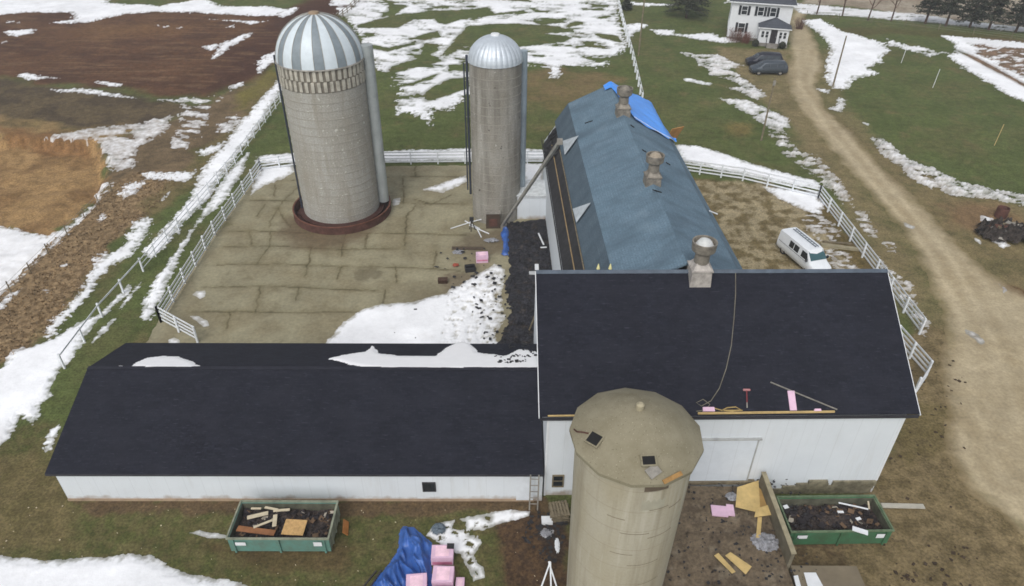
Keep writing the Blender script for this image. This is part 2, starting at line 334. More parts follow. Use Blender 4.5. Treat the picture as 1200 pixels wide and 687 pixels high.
# yard concrete tone
yd = sdist(world(YARD), X, Y, 4)
ydf = yd+fbm(X, Y, 1.2, 4, 41)*.25
ycol = np.empty_like(col); ycol[:] = lin(144, 138, 114)
mm = sst(-.25, .35, fbm(X, Y, 3.2, 5, 42, .55))[..., None]; ycol = ycol*(1-mm)+np.array(lin(132, 124, 100))*mm
mm = (sst(.12, .4, fbm(X, Y, 1.1, 5, 43, .6))*.45)[..., None]; ycol = ycol*(1-mm)+np.array(lin(116, 108, 84))*mm
for i, c in enumerate(CRK):
    wl = world(c); jx = X+fbm(X, Y, .9, 3, 50)*(.22 if i > 8 else .1); jy = Y+fbm(X, Y, .9, 3, 51)*(.22 if i > 8 else .1)
    d = ldist(wl, jx, jy, 1.5); wd = (.075+.05*fbm(X, Y, 1.7, 2, 52+i))
    a = (np.clip(1.15-(d/np.maximum(wd, .035))**2, 0, 1)*(.45+.4*sst(-.3, .2, fbm(X, Y, 1.4, 3, 58))))[..., None]
    ycol = ycol*(1-a)+np.array(lin(72, 64, 46))*a
    a = (np.exp(-(d/.35)**2)*.28)[..., None]; ycol = ycol*(1-a)+np.array(lin(98, 90, 62))*a
for (p, r, cc, am) in (((383, 268), 5.2, (92, 76, 58), .75), ((572, 285), 3.2, (98, 86, 70), .7), ((430, 322), 1.3, (84, 76, 58), .5), ((540, 330), 2.0, (98, 84, 70), .6), ((245, 262), 2.2, (92, 90, 58), .6), ((500, 345), 3.0, (108, 100, 80), .5), ((590, 245), 3.0, (90, 84, 68), .5)):
    q = P(*p); d = np.hypot(X-q.x, (Y-q.y)*1.2)+fbm(X, Y, 1.2, 4, 55)*1.1; a = (sst(r, r*.55, d)*am)[..., None]; ycol = ycol*(1-a)+np.array(lin(*cc))*a

GRID = {}
def grid_mesh(name, f, z, colour, material, label=None, cat=None, kind='structure', extra=None):
    """the part of the ground grid where f > 0, cut along f = 0"""
    fv = f.ravel(); idx = np.arange(NY*NX).reshape(NY, NX)
    a = idx[:-1, :-1].ravel(); b = idx[:-1, 1:].ravel(); c = idx[1:, 1:].ravel(); d = idx[1:, :-1].ravel()
    near = (fv[a] > 0) | (fv[b] > 0) | (fv[c] > 0) | (fv[d] > 0); a, b, c, d = a[near], b[near], c[near], d[near]
    T = np.concatenate([np.stack([a, b, c], 1), np.stack([a, c, d], 1)])
    pos = fv[T] > 0; n = pos.sum(1)
    tris = [T[n == 3]]
    ek = []; 
    NN = NY*NX
    def ekey(i, j): return -(np.minimum(i, j)*NN+np.maximum(i, j))-1
    for k in range(3):                       # one corner in
        m_ = (n == 1) & pos[:, k]; t = T[m_]; p, q, r = t[:, k], t[:, (k+1) % 3], t[:, (k+2) % 3]
        tris.append(np.stack([p, ekey(p, q), ekey(p, r)], 1))
        m_ = (n == 2) & ~pos[:, k]; t = T[m_]; p, q, r = t[:, k], t[:, (k+1) % 3], t[:, (k+2) % 3]
        tris.append(np.stack([ekey(p, q), q, r], 1)); tris.append(np.stack([ekey(p, q), r, ekey(p, r)], 1))
    tr = np.concatenate(tris).astype(np.int64); u, inv = np.unique(tr, return_inverse=True); inv = inv.reshape(-1, 3)
    isE = u < 0; e = -(u[isE]+1); i = e//NN; j = e % NN; fi, fj = fv[i], fv[j]; t = fi/(fi-fj)
    def samp(A):
        A = A.reshape(NN, -1); o = np.empty((len(u), A.shape[1])); o[~isE] = A[u[~isE]]; o[isE] = A[i]*(1-t[:, None])+A[j]*t[:, None]; return o
    co = np.concatenate([samp(X), samp(Y), samp(z)], 1)
    me = bpy.data.meshes.new(name); nv = len(u); nf = len(inv)
    me.vertices.add(nv); me.vertices.foreach_set('co', co.ravel()); me.loops.add(nf*3); me.loops.foreach_set('vertex_index', inv.ravel().astype(np.int32))
    me.polygons.add(nf); me.polygons.foreach_set('loop_start', np.arange(nf, dtype=np.int32)*3); me.polygons.foreach_set('use_smooth', np.ones(nf, bool))
    ca = me.color_attributes.new('tone', 'FLOAT_COLOR', 'POINT'); cc = np.ones((nv, 4)); cc[:, :3] = samp(colour); ca.data.foreach_set('color', cc.ravel())
    me.materials.append(material); me.update(); me.validate()
    o = bpy.data.objects.new(name, me); scene.collection.objects.link(o); return tag(o, label, cat, None, kind)
def tone_mat(name, fine=(.72, 1.28), s1=6.0, s2=1.1, bump=.5, rough=.95, bdist=.06, mul=1.0):
    m = bpy.data.materials.new(name); m.use_nodes = True; t, N, L, b = nodes_of(m)
    b.inputs['Roughness'].default_value = rough; b.inputs['Specular IOR Level'].default_value = .15
    at = N.new('ShaderNodeAttribute'); at.attribute_name = 'tone'; tc = N.new('ShaderNodeTexCoord'); prev = at.outputs['Color']
    for s, (lo, hi) in ((s1, fine), (s2, (1-(1-fine[0])*.6, 1+(fine[1]-1)*.6)), (.22, (.9, 1.1))):
        n = N.new('ShaderNodeTexNoise'); n.inputs['Scale'].default_value = s; n.inputs['Detail'].default_value = 6; n.inputs['Roughness'].default_value = .65
        L.new(tc.outputs['Object'], n.inputs['Vector']); mr = N.new('ShaderNodeMapRange'); mr.inputs[1].default_value = .36; mr.inputs[2].default_value = .64
        mr.inputs[3].default_value = lo*mul if s == s1 else lo; mr.inputs[4].default_value = hi*mul if s == s1 else hi; L.new(n.outputs[0], mr.inputs[0])
        vm = N.new('ShaderNodeVectorMath'); vm.operation = 'SCALE'; L.new(prev, vm.inputs[0]); L.new(mr.outputs[0], vm.inputs['Scale']); prev = vm.outputs[0]
    L.new(prev, b.inputs['Base Color'])
    bp = N.new('ShaderNodeBump'); bp.inputs['Strength'].default_value = bump; bp.inputs['Distance'].default_value = bdist
    n = N.new('ShaderNodeTexNoise'); n.inputs['Scale'].default_value = 5; n.inputs['Detail'].default_value = 7; L.new(tc.outputs['Object'], n.inputs['Vector'])
    L.new(n.outputs[0], bp.inputs['Height']); L.new(bp.outputs[0], b.inputs['Normal']); return m
M_ground = tone_mat('ground_mix', (.66, 1.34), 7, 1.4, .6); M_road = tone_mat('gravel', (.86, 1.14), 5, 1.3, .3, .95, .03); M_yard = tone_mat('yard_concrete', (.88, 1.12), 4, .9, .2, .9, .02)
M_snow = tone_mat('snow', (.97, 1.03), 3, .6, .35, .7, .06)
one = np.ones_like(X)
grid_mesh('ground', one, Z, col, M_ground)
grid_mesh('driveway', rdf, Z+.006, rcol, M_road)
grid_mesh('concrete_yard', ydf, Z+.03, ycol, M_yard)

# ---------------------------------------------------------------- snow
sf = np.full(X.shape, -9.0); thick = np.zeros_like(X); dirt = np.zeros_like(X)
NA = fbm(X, Y, 1.5, 5, 61, .6); NB = fbm(X, Y, .5, 4, 62, .6); NC = fbm(X, Y, 6, 4, 63); ND = fbm(X/1.6, Y, .28, 3, 64, .7)
def snow(poly, amp=.35, T=.07, D=0.0, patch=0.0, psc=1.0):
    pw = world(poly); s = max(.45, min(3.2, pw[:, 1].mean()/40)); n1 = fbm(X, Y, 1.3*s, 5, 61, .6) if False else None
    sd = sdist(pw, X, Y, 3*s); 
    nz = (NA if s < 1.2 else .6*NA+.6*NC)*amp*s*1.4+NB*amp*s*.9+ND*amp*min(s, 1.5)*1.35
    f = sd+nz
    if patch: f = np.minimum(f, (fbm(X/1.9+Y*.15, Y, psc*s, 5, 70, .65)-patch)*1.2*s)
    f[sd <= -2.95*s] = -9
    k = f > sf; sf[k] = f[k]
    kk = k & (f > -.3); thick[kk] = T; dirt[kk] = D
def hole(poly, amp=.4):
    global sf
    pw = world(poly); s = max(.45, min(3.2, pw[:, 1].mean()/40)); sd = sdist(pw, X, Y, 3*s)
    nz = (.6*NA+.6*NC)*amp*s*1.3+NB*amp*s*.5; g = -(sd+nz); g[sd <= -2.95*s] = 9; sf = np.minimum(sf, g)
S = snow
S([(384, -38), (722, -38), (724, 8), (728, 30), (732, 48), (730, 62), (716, 71), (708, 80), (660, 77), (655, 91), (646, 92), (642, 82), (631, 77), (590, 76), (566, 108), (548, 112), (527, 131), (508, 128), (508, 152), (495, 139), (481, 133), (464, 135), (468, 107), (457, 91), (439, 80), (436, 61), (420, 45), (405, 22), (388, 6)], .45, .07, .04, -.2, 1.3)
for h in ([(548, 31), (607, 28), (655, 32), (676, 38), (640, 40), (671, 44), (665, 49), (617, 55), (560, 60), (545, 52), (535, 60), (521, 68), (521, 60), (532, 46)], [(447, 20), (460, 6), (475, 7), (462, 18)],
  [(420, 29), (473, 16), (516, 13), (553, 11), (572, 8), (580, 16), (612, 13), (559, 21), (532, 25), (521, 29), (508, 23), (484, 23), (465, 33), (420, 32)], [(612, 24), (660, 23), (663, 27), (633, 28)],
  [(663, 32), (673, 25), (683, 27), (668, 33)], [(695, 39), (724, 43), (727, 49), (703, 44)], [(679, 48), (695, 49), (692, 53), (681, 52)], [(487, 43), (513, 37), (515, 43), (492, 48)],
  [(436, 53), (455, 57), (487, 48), (489, 52), (455, 60), (440, 57)], [(436, 92), (455, 87), (457, 79), (492, 68), (497, 51), (513, 52), (513, 59), (505, 64), (519, 72), (484, 80), (460, 88), (445, 100)],
  [(497, 109), (527, 93), (552, 90), (548, 104), (521, 112), (500, 119)], [(465, 100), (484, 97), (513, 87), (508, 92), (484, 100), (466, 103)], [(527, 77), (550, 74), (550, 84), (527, 83)], [(420, 43), (436, 41), (436, 43), (420, 46)], [(693, 5), (716, 6), (712, 9), (695, 8)]):
    hole(h)
# top left
S([(-250, -38), (124, -38), (128, 4), (187, 7), (240, -2), (262, 8), (312, 7), (341, 12), (315, 20), (234, 15), (187, 14), (147, 17), (100, 27), (57, 27), (84, 23), (84, 15), (33, 15), (0, 18), (-250, 18)], .3)
for p in ([(3, 38), (12, 36), (43, 34), (38, 40), (17, 44)], [(0, 49), (15, 46), (8, 51), (0, 53)], [(7, 25), (30, 26), (20, 29)], [(238, 55), (252, 52), (258, 55), (246, 60)],
  [(248, 70), (262, 50), (285, 40), (300, 36), (290, 45), (272, 54), (262, 62)], [(231, 22), (311, 25), (295, 30), (280, 26)], [(322, 18), (345, 8), (352, 10), (332, 22)],
  [(13, 88), (33, 86), (70, 92), (33, 94)], [(54, 105), (107, 104), (131, 109), (164, 116), (120, 113), (90, 109)], [(110, 94), (144, 98), (140, 103), (120, 99)], [(187, 117), (218, 117), (205, 120)],
  [(264, 32), (275, 28), (275, 33)], [(182, 30), (200, 31), (192, 34)], [(205, 33), (213, 32), (212, 35)]):
    S(p, .3)
S([(55, 161), (100, 151), (167, 144), (201, 134), (201, 144), (194, 157), (161, 174), (157, 197), (134, 201), (124, 187), (120, 174), (110, 164)], .45, .05, .5, -.22, 1.0)
S([(210, 115), (265, 114), (245, 130), (238, 152), (215, 178), (198, 174), (208, 150)], .5, .05, .3, -.02, .8)
S([(255, 152), (264, 138), (280, 135), (276, 150), (262, 160)], .5, .05, .3, -.05, .7)
S([(307, 66), (326, 58), (326, 70), (302, 86), (297, 80)], .4); S([(271, 100), (288, 95), (285, 100), (270, 107)], .3)
S([(171, 204), (234, 200), (216, 214), (201, 212), (171, 212)], .4); S([(107, 218), (134, 214), (117, 226)], .4, .05, .3); S([(147, 219), (167, 216), (165, 224), (147, 232)], .35)
S([(138, 229), (165, 216), (160, 228), (145, 236)], .35); S([(113, 259), (122, 248), (126, 256), (116, 263)], .3); S([(187, 234), (200, 224), (192, 237)], .3); S([(70, 315), (80, 310), (78, 316)], .25); S([(50, 343), (58, 340), (57, 346)], .25)
# along the outer fence and down to the left corner
S([(328, 90), (332, 106), (316, 128), (302, 152), (276, 184), (262, 204), (245, 232), (228, 250), (205, 272), (193, 288), (178, 303), (168, 297), (190, 268), (217, 238), (226, 222), (234, 200), (264, 167), (295, 127)], .3, .08)
S([(231, 178), (264, 165), (262, 176), (238, 184)], .4)
S([(292, 178), (284, 205), (262, 236), (234, 262), (214, 290), (205, 310), (190, 345), (183, 362), (174, 376), (164, 372), (166, 358), (187, 322), (218, 280), (236, 250), (252, 226), (268, 200), (285, 184)], .28, .1)
S([(52, 391), (61, 377), (96, 342), (116, 298), (140, 292), (163, 257), (175, 252), (172, 278), (151, 301), (128, 313), (108, 342), (93, 356), (73, 377), (58, 397)], .5, .08, .05)
S([(15, 412), (64, 397), (93, 377), (116, 368), (151, 333), (153, 339), (128, 365), (111, 380), (97, 398), (100, 402), (79, 425), (63, 446), (58, 467), (46, 475), (46, 492), (38, 500), (25, 488), (17, 504), (0, 526), (-80, 560), (-80, 420), (0, 432)], .3, .1)
S([(69, 498), (56, 508), (54, 530), (61, 526), (68, 508)], .3); S([(132, 375), (116, 388), (102, 409), (108, 403), (125, 388), (136, 374)], .2); S([(166, 330), (152, 346), (140, 362), (150, 352), (163, 337)], .2); S([(206, 272), (212, 268), (210, 275)], .15)
S([(-80, 646), (0, 651), (17, 653), (50, 657), (84, 654), (134, 653), (155, 649), (176, 651), (201, 667), (238, 676), (284, 684), (340, 700), (300, 760), (-80, 760)], .22, .1)
S([(222, 625), (234, 622), (270, 628), (266, 631), (247, 631)], .1)
S([(-80, 250), (0, 252), (30, 260), (52, 263), (70, 256), (90, 238), (100, 230), (125, 225), (112, 245), (90, 264), (70, 284), (45, 304), (20, 328), (0, 350), (-80, 400)], .4, .06, .12)
hole([(44, 288), (84, 256), (104, 240), (88, 260), (56, 290), (20, 326), (0, 342), (0, 336)], .5); S([(0, 355), (12, 345), (30, 338), (8, 360), (0, 368)], .4)
# concrete yard
S([(306, 196), (345, 192), (346, 202), (330, 211), (310, 218), (293, 230), (297, 214)], .15); S([(300, 184), (345, 178), (447, 177), (545, 174), (642, 176), (642, 188), (300, 192)], .2, .08)
S([(494, 223), (546, 206), (547, 214), (518, 227)], .12); S([(460, 234), (470, 232), (468, 240), (460, 242)], .08); S([(610, 192), (637, 192), (638, 218), (610, 220)], .1)
S([(383, 402), (398, 382), (425, 363), (445, 357), (480, 355), (520, 345), (555, 325), (580, 310), (592, 316), (590, 330), (588, 350), (592, 375), (580, 394), (600, 440), (360, 440)], .16, .12)
for p in ([(225, 346), (230, 342), (241, 341), (241, 348), (235, 351)], [(222, 371), (231, 371), (244, 377), (245, 383), (239, 384), (230, 377)], [(198, 399), (204, 396), (211, 399), (211, 404), (198, 404)]): S(p, .05)
# right: behind the blue barn, lawn, banks of the drive
S([(788, 169), (815, 171), (850, 181), (880, 191), (930, 206), (957, 212), (962, 222), (930, 218), (860, 203), (800, 190)], .2, .1)
S([(890, 218), (922, 221), (956, 226), (966, 240), (962, 252), (940, 246), (910, 232)], .2, .08)
S([(940, 254), (962, 252), (985, 268), (986, 283), (960, 284), (948, 270)], .3, .05, .5, -.03, .5); S([(966, 292), (990, 292), (1010, 318), (985, 320), (966, 305)], .3, .05, .55, -.03, .5)
S([(731, 30), (745, 28), (762, 30), (750, 35), (742, 41), (738, 52), (732, 44)], .25); S([(763, 35), (791, 35), (793, 40), (836, 39), (841, 45), (861, 43), (866, 50), (848, 50), (821, 48), (796, 43), (775, 42)], .3)
S([(788, 59), (813, 64), (841, 65), (851, 70), (874, 78), (856, 81), (881, 98), (899, 113), (886, 117), (874, 111), (849, 102), (871, 102), (851, 93), (828, 87), (831, 81), (818, 78), (813, 69)], .3, .2, .35, -.18, .6)
S([(801, 92), (808, 92), (836, 98), (831, 100), (803, 95)], .15); S([(733, 2), (760, 4), (790, 6), (760, 8), (735, 6)], .3); S([(855, -2), (880, 0), (850, 4)], .3)
S([(841, 115), (876, 118), (896, 126), (922, 139), (927, 151), (896, 149), (874, 133), (851, 121)], .25, .16, .25, -.2, .6)
S([(897, 132), (912, 142), (925, 165), (940, 180), (958, 182), (965, 193), (982, 208), (996, 230), (987, 236), (965, 215), (945, 200), (925, 188), (908, 168), (898, 150)], .3, .22, .55, -.05, .45)
S([(962, 200), (982, 208), (996, 232), (1000, 246), (985, 236), (968, 215)], .3, .22, .55, -.04, .45); S([(997, 241), (1016, 246), (1022, 262), (1028, 280), (1014, 276), (1004, 258)], .3, .18, .6, -.03, .45)
S([(1034, 282), (1048, 286), (1051, 298), (1041, 296)], .2, .12, .55, -.03, .4); S([(1028, 300), (1048, 318), (1068, 334), (1078, 361), (1094, 386), (1080, 394), (1066, 370), (1050, 345), (1036, 322)], .35, .2, .6, -.03, .45)
S([(937, 24), (961, 22), (987, 37), (1034, 50), (1041, 60), (1034, 74), (1018, 80), (1031, 87), (1001, 94), (991, 104), (977, 104), (966, 90), (967, 74), (974, 57), (961, 40)], .35, .12)
S([(957, 104), (971, 105), (972, 110), (962, 108)], .25); S([(982, 114), (992, 117), (987, 132), (968, 128), (981, 125)], .25, .25, .15); S([(1006, 142), (1019, 145), (1018, 148)], .12)
S([(1019, 160), (1034, 162), (1064, 187), (1101, 201), (1128, 214), (1161, 221), (1200, 228), (1260, 240), (1260, 250), (1200, 240), (1150, 232), (1120, 230), (1090, 222), (1060, 205), (1032, 178)], .3, .25, .38, -.16, .5)
S([(1040, 46), (1061, 53), (1084, 55), (1108, 62), (1090, 68), (1061, 58), (1041, 54)], .4, .06, .1, -.12, .6)
S([(1103, 42), (1121, 43), (1200, 50), (1300, 54), (1300, 160), (1200, 120), (1178, 110), (1161, 98), (1135, 84), (1108, 66), (1121, 60), (1115, 50)], .35, .07)
hole([(1140, 52), (1200, 56), (1300, 60), (1300, 112), (1200, 92), (1178, 82), (1150, 66)], .9); hole([(1118, 58), (1145, 68), (1200, 98), (1260, 130), (1200, 101), (1140, 70)], .15)
S([(1135, 50), (1300, 54), (1300, 110), (1200, 96), (1150, 70)], .6, .05, .2, .04, .5)
S([(925, 3), (1000, 10), (1070, 16), (1140, 26), (1200, 32), (1300, 42), (1300, 48), (1200, 38), (1140, 32), (1070, 25), (1000, 20), (935, 16)], .3, .06, .12, -.3, .7)
S([(1148, 252), (1164, 256), (1168, 270), (1185, 290), (1172, 290), (1156, 276), (1150, 264)], .2, .15); S([(1141, 277), (1152, 284), (1150, 287), (1142, 282)], .12)
S([(1058, 260), (1072, 266), (1070, 270), (1060, 265)], .12, .02, .5); S([(1130, 385), (1146, 392), (1155, 402), (1150, 405), (1132, 392)], .12, .02, .55); S([(1170, 332), (1182, 340), (1176, 344)], .15, .03, .3)
# beside the blue tarp
S([(500, 628), (507, 616), (525, 611), (585, 599), (622, 599), (620, 605), (595, 611), (575, 619), (557, 624), (565, 637), (557, 650), (560, 660), (567, 665), (567, 678), (555, 681), (547, 667), (540, 650), (520, 640)], .16, .06)
for p in ([(536, 610), (544, 612), (545, 620), (532, 618)], [(552, 622), (562, 622), (560, 627), (550, 628)], [(553, 668), (560, 668), (560, 674), (553, 673)], [(568, 606), (575, 607), (574, 611)]): hole(p, .5)
bk = fbm(X, Y, .5, 5, 88, .65); kk = (X > P(500, 640).x) & (X < P(572, 640).x) & (Y < P(560, 612).y); sf = np.where(kk, np.minimum(sf, (.22-bk)*1.5), sf)
S([(636, 618), (650, 621), (648, 626), (637, 624)], .08)
# debris breaks up the drift beside the rubble
q = P(600, 380); dn = np.hypot(X-q.x, Y-q.y)
brk = fbm(X, Y, .45, 4, 77, .6); kk = (X > P(520, 380).x) & (X < 2.2) & (Y > 33) & (Y < 46)
sf = np.where(kk, np.minimum(sf, np.maximum((.50-brk)*1.0-sst(P(545, 380).x, P(600, 380).x, X)*.34, -.5)), sf)
RUB = [(588, 264), (640, 256), (655, 270), (660, 440), (560, 440), (585, 400), (598, 375), (592, 340), (598, 310), (592, 290)]
rub = sdist(world(RUB), X, Y, 3)+NA*.55+NB*.35
snz = Z+.014+np.maximum(thick, .03)*sst(0, .6, sf)*(1+.5*NC)+np.where(thick > .15, np.abs(NB)*.12*sst(0, .5, sf), 0)+(ydf > 0)*.032
scol = np.empty_like(col); scol[:] = (.86, .87, .89)
dd = np.clip(dirt*(.75+1.6*fbm(X, Y, .7*1.0, 5, 80, .65))+.03*np.maximum(NA, 0), 0, 1)[..., None]
scol = scol*(1-dd)+np.array(lin(132, 114, 90))*dd
thin = (sst(.42, -.02, sf/np.clip(SC, .7, 1.6)+.3*NB+.25*NA)*.8)[..., None]      # thin slush at the rims lets the ground through
under = np.where((ydf > 0)[..., None], ycol, col); scol = scol*(1-thin)+(under*.75+.12)*thin
wet = (sst(.1, .5, fbm(X, Y, 2.2, 5, 85, .6))*.16)[..., None]; scol = scol*(1-wet)+np.array(lin(176, 172, 166))*wet
grid_mesh('snow_cover', sf-np.where(ydf > 0, 0, 0)*1.0, snz, scol, M_snow, 'white melting snow patches and drifts lying over the fields, banks and yard', 'snow', 'stuff')
M_rub = tone_mat('torn_shingles', (.5, 1.6), 7, 2, 1.0, .9, .1)
rcol2 = np.empty_like(col); rcol2[:] = lin(46, 46, 50); mm = (sst(.0, .4, fbm(X, Y, .6, 5, 81, .65))*.6)[..., None]; rcol2 = rcol2*(1-mm)+np.array(lin(70, 62, 54))*mm
grid_mesh('shingle_rubble', rub, Z+.04+sst(0, .8, rub)*(.22+.25*NA+.22*NB), rcol2, M_rub, 'heap of torn black roofing shingles piled in the corner between the barns', 'rubble', 'stuff')

# ---------------------------------------------------------------- materials for the buildings
M_dark = brick_mat('charcoal_shingles', lin(27, 29, 38), lin(36, 38, 48), lin(24, 25, 33), .33, .145, .006, .95, .37, lin(25, 26, 34), .6, .5, bump=.15)
M_blue = brick_mat('faded_blue_shingles', lin(100, 121, 136), lin(106, 127, 142), lin(90, 110, 124), .9, .16, .012, .95, .41, lin(88, 110, 124), .7, .8, bump=.12)
M_blue2 = brick_mat('weathered_shaded_blue', lin(82, 97, 108), lin(88, 103, 114), lin(74, 88, 98), .9, .16, .010, .95, .41, lin(66, 80, 92), .6, .8, bump=.25)  # same blue shingles, steeper slope's dimmer light put into a darker colour
M_felt = mat('black_felt', lin(50, 50, 52), .9, var=.3, scale=1.5)
M_white = mat('white_siding', (.66, .70, .735), .7, var=.06, scale=.5, col2=(.61, .65, .685))
M_trim = mat('white_trim', (.70, .72, .74), .6, var=.06)
M_fence = mat('white_vinyl', (.72, .75, .78), .5, var=.08, scale=4)
M_wood = mat('weathered_wood', lin(122, 112, 92), .9, var=.3, scale=3)
M_tan = mat('fresh_lumber', lin(196, 170, 118), .8, var=.15, scale=3)
M_ply = mat('plywood', lin(198, 172, 116), .8, var=.15, scale=2)
M_galv = mat('galvanised_steel', lin(196, 204, 212), .45, .35, var=.1, scale=2)
M_galvd = mat('weathered_metal', lin(150, 146, 138), .6, .3, var=.22, scale=3)
M_rust = mat('rusty_steel', lin(92, 64, 56), .85, .1, var=.35, scale=1.5)
M_glass = mat('dark_glass', (.02, .025, .03), .12, var=.1, spec=.6)
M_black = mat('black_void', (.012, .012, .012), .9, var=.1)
M_gutter = mat('eave_metal', lin(60, 60, 66), .6, .2)
# siding: seams
def seam(m, period, amt, axis=0):
    t, N, L, b = nodes_of(m); src = b.inputs['Base Color'].links[0].from_socket
    tc = N.new('ShaderNodeTexCoord'); sp = N.new('ShaderNodeSeparateXYZ'); L.new(tc.outputs['UV'], sp.inputs[0])
    a = N.new('ShaderNodeMath'); a.operation = 'DIVIDE'; a.inputs[1].default_value = period; L.new(sp.outputs[axis], a.inputs[0])
    fr = N.new('ShaderNodeMath'); fr.operation = 'FRACT'; L.new(a.outputs[0], fr.inputs[0])
    c = N.new('ShaderNodeMath'); c.operation = 'LESS_THAN'; c.inputs[1].default_value = .03/period; L.new(fr.outputs[0], c.inputs[0])
    k = N.new('ShaderNodeMath'); k.operation = 'MULTIPLY'; k.inputs[1].default_value = amt; L.new(c.outputs[0], k.inputs[0])
    mx = N.new('ShaderNodeMix'); mx.data_type = 'RGBA'; mx.inputs[7].default_value = (.12, .12, .12, 1); L.new(k.outputs[0], mx.inputs[0]); L.new(src, mx.inputs[6]); L.new(mx.outputs[2], b.inputs['Base Color'])
def grime(m, z1, colr, amt=.8):
    t, N, L, b = nodes_of(m); src = b.inputs['Base Color'].links[0].from_socket
    tc = N.new('ShaderNodeTexCoord'); sp = N.new('ShaderNodeSeparateXYZ'); L.new(tc.outputs['Object'], sp.inputs[0])
    n = N.new('ShaderNodeTexNoise'); n.inputs['Scale'].default_value = 1.6; n.inputs['Detail'].default_value = 8; L.new(tc.outputs['Object'], n.inputs['Vector'])
    ad = N.new('ShaderNodeMath'); ad.operation = 'MULTIPLY_ADD'; ad.inputs[1].default_value = -1.1; L.new(n.outputs[0], ad.inputs[0]); L.new(sp.outputs[2], ad.inputs[2])
    mr = N.new('ShaderNodeMapRange'); mr.inputs[1].default_value = z1-.55; mr.inputs[2].default_value = -.55; mr.inputs[4].default_value = amt; L.new(ad.outputs[0], mr.inputs[0])
    mx = N.new('ShaderNodeMix'); mx.data_type = 'RGBA'; mx.inputs[7].default_value = (*colr, 1); L.new(mr.outputs[0], mx.inputs[0]); L.new(src, mx.inputs[6]); L.new(mx.outputs[2], b.inputs['Base Color'])
seam(M_white, .91, .11); grime(M_white, .38, lin(140, 116, 88), .7)

def window(parent, c, wd, ht, ax=(1, 0), name='window', frame_m=None, cols=1, rows=2, depth=.05):
    """window on a wall facing -y of the local frame (or along ax)"""
    ax = Vector((ax[0], ax[1], 0)); n = Vector((ax.y, -ax.x, 0)); c = Vector(c)
    M = Matrix((ax, -n, Vector((0, 0, 1)))).transposed()
    p = MB().box(c+n*.015, (wd, .03, ht), M).build(name, M_glass, parent)
    f = MB(); t = .07
    for s in (-1, 1):
        f.box(c+ax*s*(wd/2)+n*.02, (t, depth+.04, ht+t), M); f.box(c+Vector((0, 0, s*ht/2))+n*.02, (wd-t, depth+.04, t), M)
    for i in range(1, rows): f.box(c+Vector((0, 0, -ht/2+ht*i/rows))+n*.03, (wd-t, .03, .045), M)
    for i in range(1, cols): f.box(c+ax*(-wd/2+wd*i/cols)+n*.034, (.04, .03, ht-t), M)
    f.build('frame', frame_m or M_trim, p); return p

# ---------------------------------------------------------------- right barn (charcoal roof)
A1 = R(1.2); rb = empty('gable_barn', (1.75, 24.3, 0), A1, 'tall white barn with steep charcoal shingled gable roof and a big sliding door', 'barn')
LX, DY, WZ, RZ = 17.55, 12.6, 5.83, 9.95; RY = 6.3
b = MB(); b.face([(0, 0, 0), (LX, 0, 0), (LX, 0, WZ), (0, 0, WZ)]); b.face([(LX, DY, 0), (0, DY, 0), (0, DY, WZ), (LX, DY, WZ)])
b.face([(0, DY, 0), (0, 0, 0), (0, 0, WZ), (0, RY, RZ-.12), (0, DY, WZ)]); b.face([(LX, 0, 0), (LX, DY, 0), (LX, DY, WZ), (LX, RY, RZ-.12), (LX, 0, WZ)]); b.build('wall', M_white, rb)
rf = MB(); sl = (RZ-WZ)/RY; ov = .1
def sag(x): return 0
xa, xb = -.38, LX+.55
rf.slab([(xa, -ov, WZ-ov*sl+.12), (xb, -ov, WZ-ov*sl+.12), (xb, RY, RZ+.12), (xa, RY, RZ+.12)], .1)
rf.slab([(xb, DY+ov, WZ-ov*sl+.12), (xa, DY+ov, WZ-ov*sl+.12), (xa, RY, RZ+.12), (xb, RY, RZ+.12)], .1)
roof1 = rf.build('roof', M_dark, rb)
MB().box(((xa+xb)/2, RY-.09, RZ+.11), (xb-xa, .2, .02), Matrix.Rotation(math.atan(sl), 3, 'X')).box(((xa+xb)/2, RY+.09, RZ+.11), (xb-xa, .2, .02), Matrix.Rotation(-math.atan(sl), 3, 'X')).build('ridge_cap', mat('ridge_metal', lin(90, 100, 112), .6, .2), roof1)
ez = WZ-ov*sl
MB().b2(xa+.01, xb-.01, -ov-.03, -ov+.0, ez-.13, ez+.07).build('fascia', M_gutter, rb)
rk = MB()
rk.bar((xa-.02, -ov, ez+.0), (xa-.02, RY, RZ+.0), .035, .2); rk.bar((xa-.02, RY, RZ), (xa-.02, DY+ov, ez), .035, .2); rk.build('rake_board', M_trim, rb)
rk = MB(); rk.bar((xb+.02, -ov, ez+.0), (xb+.02, RY, RZ+.0), .035, .2); rk.bar((xb+.02, RY, RZ), (xb+.02, DY+ov, ez), .035, .2); rk.build('rake_board', M_trim, rb)
dr = MB().b2(5.2, 10.55, -.10, -.02, 1.15, 4.15).build('sliding_door', mat('door_panel', (.62, .67, .72), .6, var=.04), rb)
MB().b2(5.0, 10.75, -.14, -.003, 4.17, 4.24).build('door_track', mat('track_grey', lin(168, 170, 168), .7), rb); seam(MATS['door_panel'], 1.2, .15)
MB().b2(10.56, 10.63, -.11, -.003, 1.15, 4.16).build('door_jamb', MATS['track_grey'], dr)
MB().b2(4.6, 11.0, -.2, -.003, .95, 1.14).build('sill_beam', M_wood, rb)
window(rb, (.72, 0, 1.15), .55, .85, rows=2, frame_m=M_wood)
